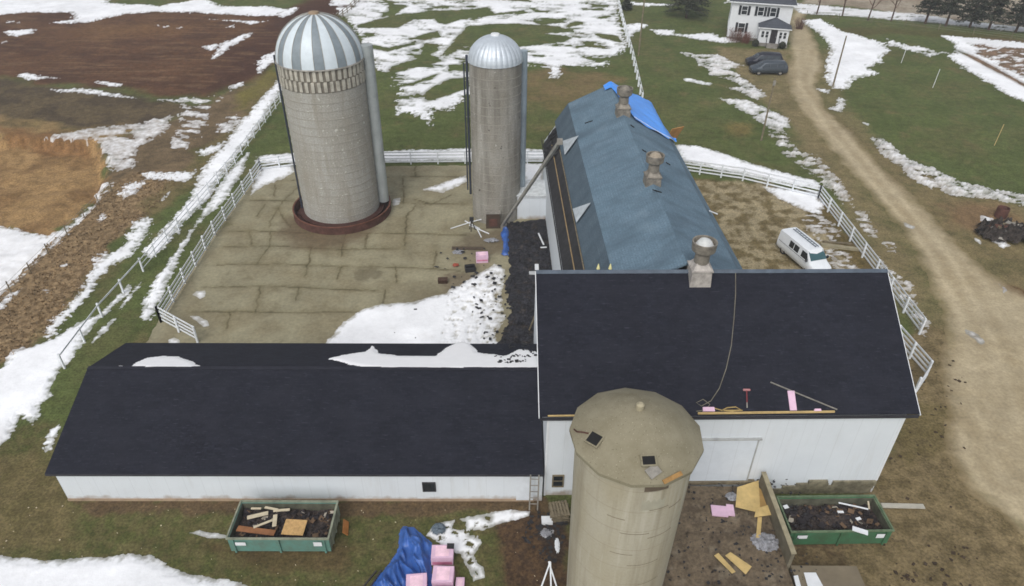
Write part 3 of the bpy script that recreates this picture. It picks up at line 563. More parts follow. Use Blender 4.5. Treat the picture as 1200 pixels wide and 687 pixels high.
# rotten lower boards at the right
g = MB()
for i, (x0, x1, z0, z1) in enumerate(((11.9, 17.4, .0, .38), (12.6, 17.45, .39, .62), (13.3, 15.0, .63, .82), (15.2, 17.5, .63, .98), (13.9, 14.9, .83, 1.05))): g.b2(x0, x1, -.07-.015*i, -.002-.0*i, z0, z1)
g.build('bare_boards', mat('rotten_wood', lin(126, 120, 100), .9, var=.4, scale=2.5), rb, )
MB().b2(0, .1, -.03, -.002, 0, WZ-.3).build('corner_board', M_trim, rb); MB().b2(LX-.1, LX, -.03, -.002, .99, WZ-.3).build('corner_board', M_trim, rb)
rbM = Matrix.Translation((1.75, 24.3, 0)) @ Matrix.Rotation(A1, 4, 'Z')
rp0 = rbM @ Vector((0, -ov, ez+.22)); rn = (rbM.to_3x3() @ Vector((0, -sl, 1))).normalized()
def on_roof(px, py, lift=0.0): return PP(px, py, (rbM @ Vector((0, RY, RZ+.12)))+rn*lift, rn)

# ---------------------------------------------------------------- long low barn
A2 = R(.5); lb = empty('long_low_barn', (-23.1, 23.72, 0), A2, 'long low white barn with wide charcoal shingled roof and low front wall', 'barn')
L2, D2 = 24.75, 9.2; f0, f1, fr_, y1_ = 2.17, 4.12, 2.9, 5.65
b = MB(); b.face([(0, 0, 0), (L2, 0, 0), (L2, 0, f0), (0, 0, f0)]); b.face([(L2, D2, 0), (0, D2, 0), (0, D2, fr_), (L2, D2, fr_)])
b.face([(0, D2, 0), (0, 0, 0), (0, 0, f0), (0, y1_, f1), (0, D2, fr_)]); b.face([(L2, 0, 0), (L2, D2, 0), (L2, D2, fr_), (L2, y1_, f1), (L2, 0, f0)]); b.build('wall', M_white, lb)
s1 = (f1-f0)/y1_; s2 = (f1-fr_)/(D2-y1_); o2 = .15; rf = MB(); xe = L2+.02
rf.slab([(-.35, -o2, f0-o2*s1+.12), (xe, -o2, f0-o2*s1+.12), (xe, y1_, f1+.12), (-.35, y1_, f1+.12)], .1)
rf.slab([(xe, D2+.25, fr_-.25*s2+.12), (-.35, D2+.25, fr_-.25*s2+.12), (-.35, y1_, f1+.12), (xe, y1_, f1+.12)], .1)
roof2 = rf.build('roof', M_dark, lb)
MB().b2(-.35, xe, y1_-.12, y1_+.12, f1+.09, f1+.137).build('ridge_cap', mat('ridge_shingle', lin(40, 41, 50), .9), roof2)
MB().b2(-.34, xe, -o2-.03, -o2, f0-o2*s1-.02, f0-o2*s1+.11).build('fascia', M_gutter, lb)
MB().b2(-.002, L2-.4, -.05, -.002, 0, .16).build('sill_board', mat('soiled_sill', lin(160, 140, 118), .9, var=.2, scale=2), lb)
window(lb, ((P(507, 566).x+23.1), 0, 1.12), .62, .62, rows=1, frame_m=M_felt)
dd_ = MB().b2(L2-1.35+.0, L2-.45, -.06, -.003, .12, f0-.12).build('door', mat('door_white', (.64, .68, .72), .6, var=.06), lb)
lbM = Matrix.Translation((-23.1, 23.72, 0)) @ Matrix.Rotation(A2, 4, 'Z')
n2 = (lbM.to_3x3() @ Vector((0, s2, 1))).normalized(); p2 = lbM @ Vector((0, y1_, f1+.12))
def roof_snow(pts, name, label, amp=.18):
    poly = np.array([PP(x, y, p2, n2)[:2] for x, y in pts])
    # refine outline with noise, then build a thin rounded sheet
    x0, y0 = poly.min(0)-.4; x1, y1 = poly.max(0)+.4; st = .07
    gx, gy = np.meshgrid(np.arange(x0, x1, st), np.arange(y0, y1, st)); sd = sdist(poly, gx, gy, 2)+fbm(gx, gy, .8, 4, 90)*amp*.8+fbm(gx, gy, .25, 3, 91)*amp*.3
    q = MB(); zz = p2.z-((gx-p2.x)*n2.x+(gy-p2.y)*n2.y)/n2.z+.004+.07*sst(0, .35, sd)
    yr = (lbM.to_3x3() @ Vector((0, 1, 0)))
    loc = (gx+23.1)*yr.x+(gy-23.72)*yr.y
    ok = (sd > 0) & (loc > y1_+.02)
    for i in range(gx.shape[0]-1):
        for j in range(gx.shape[1]-1):
            if ok[i, j] and ok[i+1, j] and ok[i, j+1] and ok[i+1, j+1]:
                q.face([(gx[a, c], gy[a, c], zz[a, c]) for a, c in ((i, j), (i, j+1), (i+1, j+1), (i+1, j))], uvs=[(0, 0)]*4)
    return tag(q.build(name, mat('roof_snow', (.9, .9, .91), .7, var=.02), None, smooth=True), label, 'snow patch')
roof_snow([(150, 431), (160, 424), (172, 419), (190, 417), (210, 418), (225, 423), (236, 429), (225, 433), (190, 434)], 'snow_patch', 'small oval snow patch near the left end of the long low roof')
roof_snow([(136, 430), (142, 428), (147, 430), (142, 432)], 'snow_patch', 'tiny snow patch left of the small oval one on the long low roof', .05)
roof_snow([(382, 421), (400, 416), (428, 412), (437, 404), (445, 414), (470, 417), (510, 417), (528, 404), (540, 400), (552, 402), (560, 413), (590, 417), (610, 409), (630, 412), (634, 434), (560, 433), (500, 434), (450, 433), (425, 431)], 'snow_patch', 'long ragged snow patch at the barn junction end of the long low roof')

# ---------------------------------------------------------------- blue gambrel barn
A3 = R(1.74); X0, Y0 = 9.05, 34.2; gb = empty('gambrel_barn', (X0, Y0, 0), A3, 'long barn with faded blue gambrel roof stripped to black felt on its left side', 'barn')
LN = 25.0; hw, hb_, ze, zb, zr = 5.65, 3.55, 5.6, 8.75, 10.45
prof = [(-hw, ze), (-hb_, zb), (0, zr), (hb_, zb), (hw, ze)]
b = MB(); b.face([(-hw+.1, LN, 0), (-hw+.1, 0, 0), (-hw+.1, 0, ze), (-hw+.1, LN, ze)]); b.face([(hw-.1, 0, 0), (hw-.1, LN, 0), (hw-.1, LN, ze), (hw-.1, 0, ze)])
for yy in (0.0, LN-.2): b.face([(-hw+.1, yy, 0), (hw-.1, yy, 0)]+[(x*.98, yy, z-.1) for x, z in reversed(prof)])
b.build('wall', M_white, gb)
def rs(x0, z0, x1, z1, ya, yb, lift=0): 
    d = Vector((x1-x0, 0, z1-z0)).normalized(); n = Vector((-d.z, 0, d.x)); n = n if n.z > 0 else -n
    return [Vector((x0, ya, z0))+n*lift, Vector((x1, ya, z1))+n*lift, Vector((x1, yb, z1))+n*lift, Vector((x0, yb, z0))+n*lift]
ye = LN+.25
rr_ = MB(); rr_.slab(rs(0, zr, -hb_, zb, -3.3, ye), .12); rr_.slab(rs(0, zr, hb_, zb, -3.3, ye), .12); r_up = rr_.build('roof', M_blue, gb)
# flared right lower slope
q = MB(); pts = [(hb_, zb), (hb_+.75, zb-1.2), (hb_+1.5, zb-2.3), (hw+.1, ze), (hw+.45, ze-.32)]
for i in range(4): q.slab(rs(*pts[i], *pts[i+1], -3.3, ye), .1)
q.build('lower_roof', M_blue, gb)
mx_, mz_ = -hb_-(hw-hb_)*.52, zb-(zb-ze)*.52
q = MB(); q.slab(rs(-hb_, zb, mx_, mz_, -3.3, ye), .1); q.build('lower_roof', M_blue2, gb)
q = MB(); q.slab(rs(mx_-.004, mz_-.02, -hw-.05, ze-.08, -2.6, LN-1.0), .1); q.build('stripped_felt', M_felt, gb)
q = MB()
for k, (t, yy0, yy1) in enumerate(((.53, -2.6, LN-6), (.74, -2.6, LN-3.2))):
    x_ = -hb_-(hw-hb_)*t; z_ = zb-(zb-ze)*t; q = MB().bar((x_-.04, yy0, z_+.05), (x_-.04, yy1, z_+.05), .07, .06); q.build('batten', M_wood if k == 0 else mat('batten_wood', lin(150, 130, 96), .9, var=.2), gb)
q = MB().bar((-hw-.1, -2.6, ze-.12), (-hw-.1, LN, ze-.12), .05, .2); q.build('fascia', M_felt, gb)
# ragged torn shingles at the far left corner
q = MB()
for i in range(26):
    yy = LN-1-random.random()*5.5; t = random.uniform(.5, 1.02); x_ = -hb_-(hw-hb_)*t; z_ = zb-(zb-ze)*t
    q.box((x_-.1, yy, z_+.12), (random.uniform(.2, .6), random.uniform(.2, .8), .02), Matrix.Rotation(random.uniform(-1.3, -.3), 3, 'Y') @ Matrix.Rotation(random.uniform(-1, 1), 3, 'Z'))
q.build('torn_edge', M_felt, gb)
gbM = Matrix.Translation((X0, Y0, 0)) @ Matrix.Rotation(A3, 4, 'Z')
def gplane(x0, z0, x1, z1, lift):
    d = Vector((x1-x0, 0, z1-z0)).normalized(); n = Vector((-d.z, 0, d.x)); n = n if n.z > 0 else -n
    return gbM @ (Vector((x0, 0, z0))+n*lift), (gbM.to_3x3() @ n)
# shingle lines, lifted tabs (dark slits) on the upper slopes
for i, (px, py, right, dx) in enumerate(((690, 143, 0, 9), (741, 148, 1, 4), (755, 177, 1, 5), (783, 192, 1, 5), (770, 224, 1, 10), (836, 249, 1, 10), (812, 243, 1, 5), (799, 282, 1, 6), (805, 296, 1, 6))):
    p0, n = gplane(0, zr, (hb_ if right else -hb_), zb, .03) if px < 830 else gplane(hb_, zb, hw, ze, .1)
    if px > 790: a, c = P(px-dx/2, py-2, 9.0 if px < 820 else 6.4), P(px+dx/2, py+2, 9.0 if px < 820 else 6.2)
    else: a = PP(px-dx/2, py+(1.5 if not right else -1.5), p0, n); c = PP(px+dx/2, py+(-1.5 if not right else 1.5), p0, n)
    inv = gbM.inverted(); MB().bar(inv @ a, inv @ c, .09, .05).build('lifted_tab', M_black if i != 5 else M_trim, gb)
# tarp over the far right corner of the roof
M_tarp = mat('blue_tarp', (.03, .14, .75), .35, var=.25, scale=1.2, bump=.6, spec=.5)
M_tarpb = mat('bright_blue_tarp', (.05, .30, .93), .35, var=.12, scale=.5, bump=.6, spec=.5)
pu, nu = gplane(0, zr, hb_, zb, .05); plw, nlw = gplane(hb_, zb, hw, ze, .12)
tp = [(0.02, LN+.3), (0.02, LN-1.1), (.9, LN-2.2), (1.9, LN-3.6), (2.8, LN-4.3), (hb_, LN-5.2)]
q = MB(); grid = []
rows_ = 40
def edge_y(x):   # near edge of the tarp across the slope
    return float(np.interp(x, [0, .25, .55, .75, .9, 1.6, 2.4, 3.55, 4.3, 5.2, 6.5], [23.6, 21.9, 20.9, 18.6, 17.7, 17.5, 17.3, 17.0, 20.2, 23.6, 25.1]))
def roofz(x):
    return float(np.interp(x, [0, hb_, hb_+.75, hb_+1.5, hw+.1, hw+.45], [zr, zb, zb-1.2, zb-2.3, ze, ze-.32]))
for i in range(rows_+1):
    x = -.6+(hw+.6+.6)*i/rows_; row = []
    for j in range(15):
        e = edge_y(max(x, 0)) if x >= 0 else LN-.9; yy = e+(LN+.5-e)*j/14; ax_ = abs(x) if x < 0 else x
        z = (roofz(ax_) if x >= 0 else zr+(zb-zr)*(-x/hb_))+.13+.035*math.sin(x*5+yy*3)+.03*math.sin(yy*7-x*2); row.append((x+(.12 if x > hb_ else 0), yy, z))
    grid.append(row)
for i in range(rows_):
    for j in range(14): q.face([grid[i][j], grid[i+1][j], grid[i+1][j+1], grid[i][j+1]])

tz = empty('roof_tarp', (X0, Y0, 0), A3, 'bright blue tarp spread over the far right corner of the blue gambrel roof', 'tarp')
q.build('sheet', M_tarpb, tz, smooth=True)
MB().tube([(.9, 18.2, zr-.25), (2.4, 17.4, 9.48), (hb_+.1, 16.9, zb+.2), (hw+.3, 24.0, ze+.1)], .02, 5).build('edge_rope', M_trim, tz)
o = MB().box(P(790, 157, 3.4), (1.5, .06, 1.8), Matrix.Rotation(.5, 3, 'Z') @ Matrix.Rotation(.5, 3, 'X')).build('plywood_sheet', mat('orange_plywood', lin(186, 138, 84), .8), None)
tag(o, 'orange plywood sheet sticking out behind the tarped corner of the blue roof', 'board')
def flap(pxs, plane, label):
    p0, n = plane; a, b_, c = [PP(x, y, p0, n) for x, y in pxs]; lift = Vector((0, 0, .35)); m = (a+c)/2+Vector((-.15, 0, .1))
    q = MB(); cen = (a+b_+c)/3; a, b_, c = [cen+(v-cen)*1.15 for v in (a, b_, c)]; k_ = Vector((0, -.10, .12)); q.slab([a+k_*2.4, b_+k_, c+k_], .02)
    return tag(q.build('underlay_flap', mat('grey_underlay', lin(176, 184, 190), .7), None), label, 'felt flap', 'loose underlay flaps on the blue roof')
pll = gplane(-hb_, zb, -hw, ze, .12)
flap([(671.5, 247.5), (690, 240), (675.6, 260)], pll, 'pale triangular underlay flap half way along the stripped left slope')
flap([(660, 168), (676, 161.5), (662, 181)], pll, 'pale triangular underlay flap near the far end, above the conveyor top')
for i, x in enumerate((701, 715)):
    q = P(x, 312, 8.5); c = rbM.inverted() @ q
    o = MB().lathe([(.1, 0), (.02, .3), (0, .31)], 12).build('marker_cone', mat('pale_yellow', lin(210, 205, 150), .7), None); o.location = PP(x, 315, rbM @ Vector((0, RY+.3, RZ+.1)), Vector((0, 1, 0)))
    tag(o, ('left' if i == 0 else 'right')+' of the two small pale yellow cones behind the charcoal ridge', 'cone', 'pale cones at the ridge')

# ventilators -------------------------------------------------------------
def ventilator(loc, s, rz, label, m1, m2, capm):
    t = empty('roof_ventilator', loc, rz, label, 'ventilator', 'metal ventilators on the barn ridges'); t.scale = (s, s, s)
    b = MB(); b.box((0, 0, .25), (1.15, 1.15, 1.0), taper=.9); b.build('base', m1, t)
    b = MB(); b.box((0, 0, .79), (1.16, 1.16, .07)); b.box((0, 0, 1.0), (1.0, 1.0, .36), taper=.55); b.build('shoulder', m1, t)
    MB().lathe([(.40, 1.12), (.38, 1.7), (.46, 1.78)], 24).build('neck', m2, t, smooth=True)
    MB().lathe([(.46, 1.72), (.62, 1.86), (.66, 2.36), (.62, 2.38), (.58, 2.36), (.56, 1.9), (.3, 1.84)], 28).build('hood', m1 if False else m2, t, smooth=True)
    MB().lathe([(.52, 2.1), (.3, 2.42), (0, 2.56)], 24).build('cap', capm, t, smooth=True)
    for k in range(4): a = k*math.pi/2+.5; MB().bar((.5*math.cos(a), .5*math.sin(a), 2.12), (.58*math.cos(a), .58*math.sin(a), 2.2), .03, .05).build('bracket', M_galvd, t)
    return t
M_vent = mat('weathered_white_metal', lin(176, 170, 164), .6, .15, var=.25, scale=3); M_vent2 = mat('dull_zinc', lin(138, 132, 122), .6, .25, var=.3, scale=3); M_cap = mat('pale_cap', lin(206, 208, 206), .5, .1, var=.15)
M_cap2 = mat('stained_cap', lin(168, 156, 138), .5, .1, var=.25)
v0 = PP(820, 334, rp0, rn); vr = rbM @ Vector((rbM.inverted() @ v0).x*Vector((1, 0, 0))+Vector((0, RY-.45, RZ-.15))) if False else rbM @ Vector(((rbM.inverted() @ P(820, 325, RZ)).x, RY-.25, RZ-.25))
ventilator(vr, .97, A1, 'pale drum-topped ventilator on the ridge of the charcoal roofed barn', M_vent, M_vent2, M_cap)
def on_ridge(px, py):
    a = gbM.inverted() @ P(px, py, zr); return gbM @ Vector((0, a.y, zr-.3))
ventilator(on_ridge(766, 212), .88, A3, 'rusty drum-topped ventilator half way along the blue barn ridge', M_vent2, M_vent2, M_cap2)
ventilator(on_ridge(730, 132), .95, A3, 'grey ventilator at the far end of the blue barn ridge beside the tarp', M_vent2, M_vent2, M_vent2)

# small white lean-to by the silo
sh = empty('white_shed', (P(603, 257).x+1.25, P(603, 257).y+1.4, 0), R(1), 'small white box shed between the slim silo and the blue barn', 'shed')
MB().box((0, 0, 1.15), (2.9, 2.8, 2.3)).build('wall', M_white, sh); MB().box((0, -.02, 2.37), (3.1, 3.1, .12)).build('roof', mat('snowy_roof', (.62, .65, .66), .7), sh)
MB().box((0, -1.42, 2.2), (2.9, .05, .2)).build('fascia', M_trim, sh)

# ---------------------------------------------------------------- silos
M_stave = brick_mat('concrete_staves', lin(158, 157, 151), lin(164, 163, 157), lin(147, 145, 139), .27, .76, .014, .9, .5, lin(140, 135, 122), .7, .5, bump=.12)
M_stave2 = brick_mat('stained_staves', lin(150, 148, 141), lin(156, 154, 147), lin(139, 137, 130), .27, .76, .012, .9, .5, lin(118, 112, 100), .8, .55, bump=.1)
def specks(m, amt=.7, thr=.73, scl=3.2, c=(.55, .55, .5)):
    t, N, L, b = nodes_of(m); src = b.inputs['Base Color'].links[0].from_socket; tc = N.new('ShaderNodeTexCoord')
    n = N.new('ShaderNodeTexNoise'); n.inputs['Scale'].default_value = scl; n.inputs['Detail'].default_value = 2; L.new(tc.outputs['UV'], n.inputs['Vector'])
    mr = N.new('ShaderNodeMapRange'); mr.inputs[1].default_value = thr-.03; mr.inputs[2].default_value = thr; mr.inputs[4].default_value = amt; L.new(n.outputs[0], mr.inputs[0])
    mx = N.new('ShaderNodeMix'); mx.data_type = 'RGBA'; mx.inputs[7].default_value = (*c, 1); L.new(mr.outputs[0], mx.inputs[0]); L.new(src, mx.inputs[6]); L.new(mx.outputs[2], b.inputs['Base Color'])
def streaks(m, c, amt, lo=.5, hi=.72, sx=1.6, sy=.09, seed=0.0):
    t, N, L, b = nodes_of(m); src = b.inputs['Base Color'].links[0].from_socket; tc = N.new('ShaderNodeTexCoord'); mp = N.new('ShaderNodeMapping'); mp.inputs['Scale'].default_value = (sx, sy, 1); mp.inputs['Location'].default_value = (seed, seed, 0)
    L.new(tc.outputs['UV'], mp.inputs[0]); n = N.new('ShaderNodeTexNoise'); n.inputs['Scale'].default_value = 1.0; n.inputs['Detail'].default_value = 7; n.inputs['Roughness'].default_value = .6; L.new(mp.outputs[0], n.inputs['Vector'])
    mr = N.new('ShaderNodeMapRange'); mr.inputs[1].default_value = lo; mr.inputs[2].default_value = hi; mr.inputs[4].default_value = amt; L.new(n.outputs[0], mr.inputs[0])
    mx = N.new('ShaderNodeMix'); mx.data_type = 'RGBA'; mx.inputs[7].default_value = (*c, 1); L.new(mr.outputs[0], mx.inputs[0]); L.new(src, mx.inputs[6]); L.new(mx.outputs[2], b.inputs['Base Color'])
def dashes(m, amt, thr, c):
    t, N, L, b = nodes_of(m); src = b.inputs['Base Color'].links[0].from_socket; tc = N.new('ShaderNodeTexCoord'); mp = N.new('ShaderNodeMapping'); mp.inputs['Scale'].default_value = (1.3, 7.0, 1)
    L.new(tc.outputs['UV'], mp.inputs[0]); n = N.new('ShaderNodeTexNoise'); n.inputs['Scale'].default_value = 1.6; n.inputs['Detail'].default_value = 3; L.new(mp.outputs[0], n.inputs['Vector'])
    mr = N.new('ShaderNodeMapRange'); mr.inputs[1].default_value = thr; mr.inputs[2].default_value = thr+.08; mr.inputs[4].default_value = amt; L.new(n.outputs[0], mr.inputs[0])
    mx = N.new('ShaderNodeMix'); mx.data_type = 'RGBA'; mx.inputs[7].default_value = (*c, 1); L.new(mr.outputs[0], mx.inputs[0]); L.new(src, mx.inputs[6]); L.new(mx.outputs[2], b.inputs['Base Color'])
dashes(M_dark, .6, .62, lin(58, 60, 72)); streaks(M_dark, lin(42, 43, 52), .5, .45, .7, .5, .9, 2.0); dashes(M_blue, .6, .64, lin(72, 88, 100)); dashes(M_blue, .5, .68, lin(70, 84, 96)); dashes(M_blue2, .5, .64, lin(70, 82, 92)); streaks(M_blue, lin(76, 92, 104), .7, .45, .68, .7, .35, 4.0); streaks(M_blue, lin(122, 140, 152), .45, .55, .75, .5, .5, 8.0); streaks(M_blue2, lin(66, 80, 90), .6, .45, .7, .9, .4, 1.0)
specks(M_stave, .8, .70, 3.0); specks(M_stave2, .7, .74, 2.5); specks(M_stave2, .8, .73, 2.0, (.05, .045, .04)); streaks(M_stave2, lin(100, 96, 88), .7, .48, .68, 1.4, .12, 3.0); streaks(M_stave, lin(128, 120, 104), .6, .5, .7, 1.2, .12, 5.0); streaks(M_white, lin(170, 168, 160), .2, .55, .75, 2.5, .3, 9.0)
M_hoop = mat('hoop_steel', lin(150, 146, 136), .8, .0, var=.15)
def cyl_arc(cx, cy, r, a0, a1, z0, z1, t=.05, n=14):
    q = MB(); q.lathe([(r, z0), (r, z1)], n, (cx, cy), a0=a0, a1=a1); q.lathe([(r-t, z1), (r-t, z0)], n, (cx, cy), a0=a0, a1=a1); q.lathe([(r-t, z1), (r, z1)], n, (cx, cy), a0=a0, a1=a1); return q
s1o = empty('large_silo', (-15.2, 55.6, 0), 0, 'tall wide concrete stave silo with blue grey and white striped dome', 'silo')
Rs, Hs = 3.3, 13.6
MB().lathe([(Rs, 0), (Rs, Hs-1.75)], 72).build('stave_wall', M_stave, s1o, smooth=True)
bd = MB().lathe([(Rs-.03, Hs-1.75), (Rs-.03, Hs)], 72).build('vent_band', mat('band_dark', lin(126, 120, 110), .9, var=.25, scale=2), s1o, smooth=True)  # darker recessed band behind the pale staves
q = MB(); nb = 44
for r_ in range(2):
    for k in range(nb):
        a = (k+.5*r_)*2*math.pi/nb; z = Hs-1.75+.08+r_*.84; M = Matrix.Rotation(a, 3, 'Z')
        q.box((math.cos(a)*(Rs+.02), math.sin(a)*(Rs+.02), z+.38), (.1, .25, .76), M)
q.build('light_staves', mat('pale_staves', lin(178, 174, 162), .9, var=.25, scale=2), bd)
for i in range(17): MB().lathe([(Rs+.004, .45+i*.66), (Rs+.028, .46+i*.66), (Rs+.028, .49+i*.66), (Rs+.004, .50+i*.66)], 72).build('hoop', M_hoop, s1o)
M_dw = mat('dome_white', lin(204, 214, 220), .5, .05, var=.06); M_dg = mat('dome_grey', lin(130, 140, 146), .5, .05, var=.1)
def dprof(rad, ht, n=14): return [(rad*math.cos(R(90)*i/n), ht*math.sin(R(90)*i/n)) for i in range(n+1)]
q = MB(); pr = [(r, z+Hs) for r, z in dprof(Rs+.06, 3.35)]
angs = []; 
for k in range(12): base = k*30+6; angs += [(base, base+13, 1), (base+13, base+30, 0)]
for a0, a1, mi in angs:
    q.lathe(pr, 3, mi=mi, a0=R(a0), a1=R(a1))
dm = q.build('dome', [M_dw, M_dg], s1o, smooth=True)
q = MB()
for k in range(24): a = R(angs[k][0]); q.tube([((r+.012)*math.cos(a), (r+.012)*math.sin(a), z+.01) for r, z in pr[:-1]], .022, 4)
q.build('seams', M_galvd, dm)
MB().lathe([(.42, Hs+3.30), (.38, Hs+3.46), (0, Hs+3.52)], 20).build('top_cap', mat('rusty_cap', lin(150, 130, 108), .7), dm)
MB().lathe([(Rs+.07, Hs-.06), (Rs+.16, Hs-.02), (Rs+.07, Hs+.05)], 72).build('dome_rim', M_galvd, dm)
M_chute = mat('chute_metal', lin(160, 166, 166), .6, .2, var=.12, scale=1)
a = R(8); c = (math.cos(a)*(Rs+.35), math.sin(a)*(Rs+.35)); MB().lathe([(.5, .9), (.5, Hs+.9)], 18, c).lathe([(.5, Hs+.9), (0, Hs+.95)], 18, c).build('chute', M_chute, s1o, smooth=True)
a = R(187); MB().tube([(math.cos(a)*(Rs+.2), math.sin(a)*(Rs+.2), .0), (math.cos(a)*(Rs+.2), math.sin(a)*(Rs+.2), Hs+.3)], .085, 8).build('fill_pipe', mat('dark_pipe', lin(66, 72, 84), .5, .4), s1o)
fr = empty('feeder_ring', (-15.2, 55.6, 0), 0, 'rusty red brown circular feed trough around the foot of the striped silo', 'feed trough')
MB().lathe([(Rs+.08, .05), (4.2, .05), (4.32, .75), (4.42, .75), (4.45, .03)], 72).build('trough', M_rust, fr, smooth=False)
MB().lathe([(Rs+.1, .58), (Rs+.55, .52), (Rs+.56, .06)], 72).build('inner_deck', mat('dark_rust', lin(70, 46, 40), .9, var=.3), fr)
MB().lathe([(4.36, .76), (4.47, .78), (4.47, .70)], 72).build('rim', mat('rust_rim', lin(112, 74, 60), .8, var=.25), fr)

fr.scale = (.96, .96, 1)
s2o = empty('slim_silo', (-1.45, 55.3, 0), 0, 'slim stained concrete silo with plain ribbed galvanised dome', 'silo')
Rt, Ht = 2.07, 13.6
MB().lathe([(Rt, 0), (Rt, Ht)], 60).build('stave_wall', M_stave2, s2o, smooth=True)
for i in range(18): MB().lathe([(Rt+.004, .4+i*.72), (Rt+.02, .41+i*.72), (Rt+.02, .435+i*.72), (Rt+.004, .445+i*.72)], 60).build('hoop', M_hoop, s2o)
q = MB(); pr = [(r, z+Ht) for r, z in dprof(Rt+.05, 1.95, 12)]
nL = 30
for k in range(nL): 
    for h in range(4):
        A = 2*math.pi*(k+h/4)/nL; B = 2*math.pi*(k+(h+1)/4)/nL; la = 1+.022*math.sin(math.pi*h/4); lb_ = 1+.022*math.sin(math.pi*(h+1)/4)
        for i in range(len(pr)-1):
            (r0, z0), (r1, z1) = pr[i], pr[i+1]
            f = [(r0*la*math.cos(A), r0*la*math.sin(A), z0), (r0*lb_*math.cos(B), r0*lb_*math.sin(B), z0), (r1*lb_*math.cos(B), r1*lb_*math.sin(B), z1), (r1*la*math.cos(A), r1*la*math.sin(A), z1)]
            q.face(f if r1 > .001 else f[:3], mi=0)
dm = q.build('dome', M_galv, s2o)
MB().lathe([(.36, Ht+1.92), (.33, Ht+2.04), (0, Ht+2.08)], 20).build('top_cap', M_trim, dm)
a = R(20); c = (math.cos(a)*(Rt+.25), math.sin(a)*(Rt+.25)); MB().lathe([(.36, 2.2), (.36, Ht+.55)], 16, c).lathe([(.36, Ht+.55), (0, Ht+.58)], 16, c).build('chute', mat('chute_blue_grey', lin(150, 162, 170), .6, .2, var=.12, scale=1), s2o, smooth=True)
a = R(185); 
for k, rad in enumerate((.1, .06)):
    xx = math.cos(a)*(Rt+.18+.24*k); MB().tube([(xx, 0, 2.4 if k else 2.0), (xx, 0, Ht+.4-.6*k)], rad, 8).build('fill_pipe', MATS['dark_pipe'], s2o)
q = MB(); 
for z in (3, 6, 9, 12): q.bar((-Rt-.46, 0, z), (-Rt+.1, 0, z), .05, .05)
q.build('pipe_bracket', M_galvd, s2o)

# foreground silo with the faceted roof
s3 = empty('foreground_silo', (4.70, 18.55, 0), R(9), 'closest grey tan concrete silo with faceted conical concrete roof and open hatches', 'silo')
M_pour = brick_mat('poured_concrete', lin(172, 166, 150), lin(172, 166, 150), lin(154, 147, 130), 60, 1.15, .02, .9, .5, lin(156, 147, 124), .8, .45, bump=.05, contrast=.05)
streaks(M_pour, lin(128, 119, 100), .75); streaks(M_pour, lin(196, 191, 178), .6, .55, .75, 2.2, .15, 7.0)
M_roofc = mat('roof_concrete', lin(142, 136, 116), .9, scale=.8, bump=.3, col2=lin(118, 111, 90))
specks(M_roofc, .6, .7, 14, lin(176, 170, 150)); specks(M_roofc, .7, .70, 9, lin(96, 90, 72))
Rf, Hf = 2.3, 10.55
MB().lathe([(Rf-.22, -.3), (Rf-.04, Hf)], 64).build('wall', M_pour, s3, smooth=True)
q = MB(); NF = 13; rr2 = 2.5
ringp = [[(r*math.cos(2*math.pi*k/NF), r*math.sin(2*math.pi*k/NF), z) for k in range(NF)] for r, z in ((rr2-.28, Hf-.02), (rr2, Hf), (rr2, Hf+.14), (1.62, Hf+.82), (.75, Hf+1.28), (.18, Hf+1.42))]
for i in range(len(ringp)-1):
    for k in range(NF): k2 = (k+1) % NF; q.face([ringp[i][k], ringp[i][k2], ringp[i+1][k2], ringp[i+1][k]])
q.face(ringp[-1]); rf3 = q.build('roof', M_roofc, s3, smooth=True)
MB().lathe([(.16, Hf+1.38), (.15, Hf+1.62), (.08, Hf+1.68), (0, Hf+1.68)], 12).build('finial', mat('pale_concrete', lin(160, 152, 128), .8), rf3)
def roof_pt(px, py):
    # intersection with the cone of the roof (iterated)
    z = Hf+.6
    for _ in range(30):
        p = P(px, py, z); r = math.hypot(p.x-4.70, p.y-18.55); z = float(np.interp(r, [.18, .75, 1.62, rr2], [Hf+1.42, Hf+1.28, Hf+.82, Hf+.14]))*.5+z*.5
    return p
s3M = Matrix.Translation((4.70, 18.55, 0)) @ Matrix.Rotation(R(9), 4, 'Z'); s3i = s3M.inverted()
def hatch(px, py, wd, ln, rot, name='hatch', tilt=True, m=None, lift=.0):
    p = s3i @ roof_pt(px, py); a = math.atan2(p.y, p.x); M = Matrix.Rotation(a, 3, 'Z') @ Matrix.Rotation(math.atan(.5), 3, 'Y') @ Matrix.Rotation(rot, 3, 'Z')
    h = MB().box(p+M @ Vector((0, 0, .03+lift)), (wd, ln, .05), M).build(name, m or M_black, s3)
    if m is None:
        f = MB()
        for s in (-1, 1): f.box(p+M @ Vector((s*(wd/2+.03), 0, .03)), (.06, ln+.12, .07), M); f.box(p+M @ Vector((0, s*(ln/2+.03), .03)), (wd, .06, .07), M)
        f.build('curb', M_roofc, h)
    return h
hatch(697, 515, .42, .5, .35); hatch(760, 540, .3, .45, .0)
hatch(765, 553, .38, .48, .5, 'loose_plate', m=M_galvd, lift=.05)
hatch(788, 560, .16, .8, .1, 'rusty_plate', m=mat('orange_rust', lin(160, 124, 76), .8, var=.25, scale=4), lift=-.01)
p = s3i @ roof_pt(676, 506); p2_ = s3i @ roof_pt(690, 508); MB().tube([p+Vector((-.12, 0, .15)), p, (p+p2_)/2+Vector((0, 0, .02)), p2_], .03, 5).build('hoist_arm', M_rust, s3)
aa = math.atan2(-(1), .22)-R(9)
def wallpart(ang, z0, z1, half, name, m, off=.02, t=.05):
    cyl_arc(0, 0, Rf+off-.03, ang-half, ang+half, z0, z1, t, 8).build(name, m, s3)
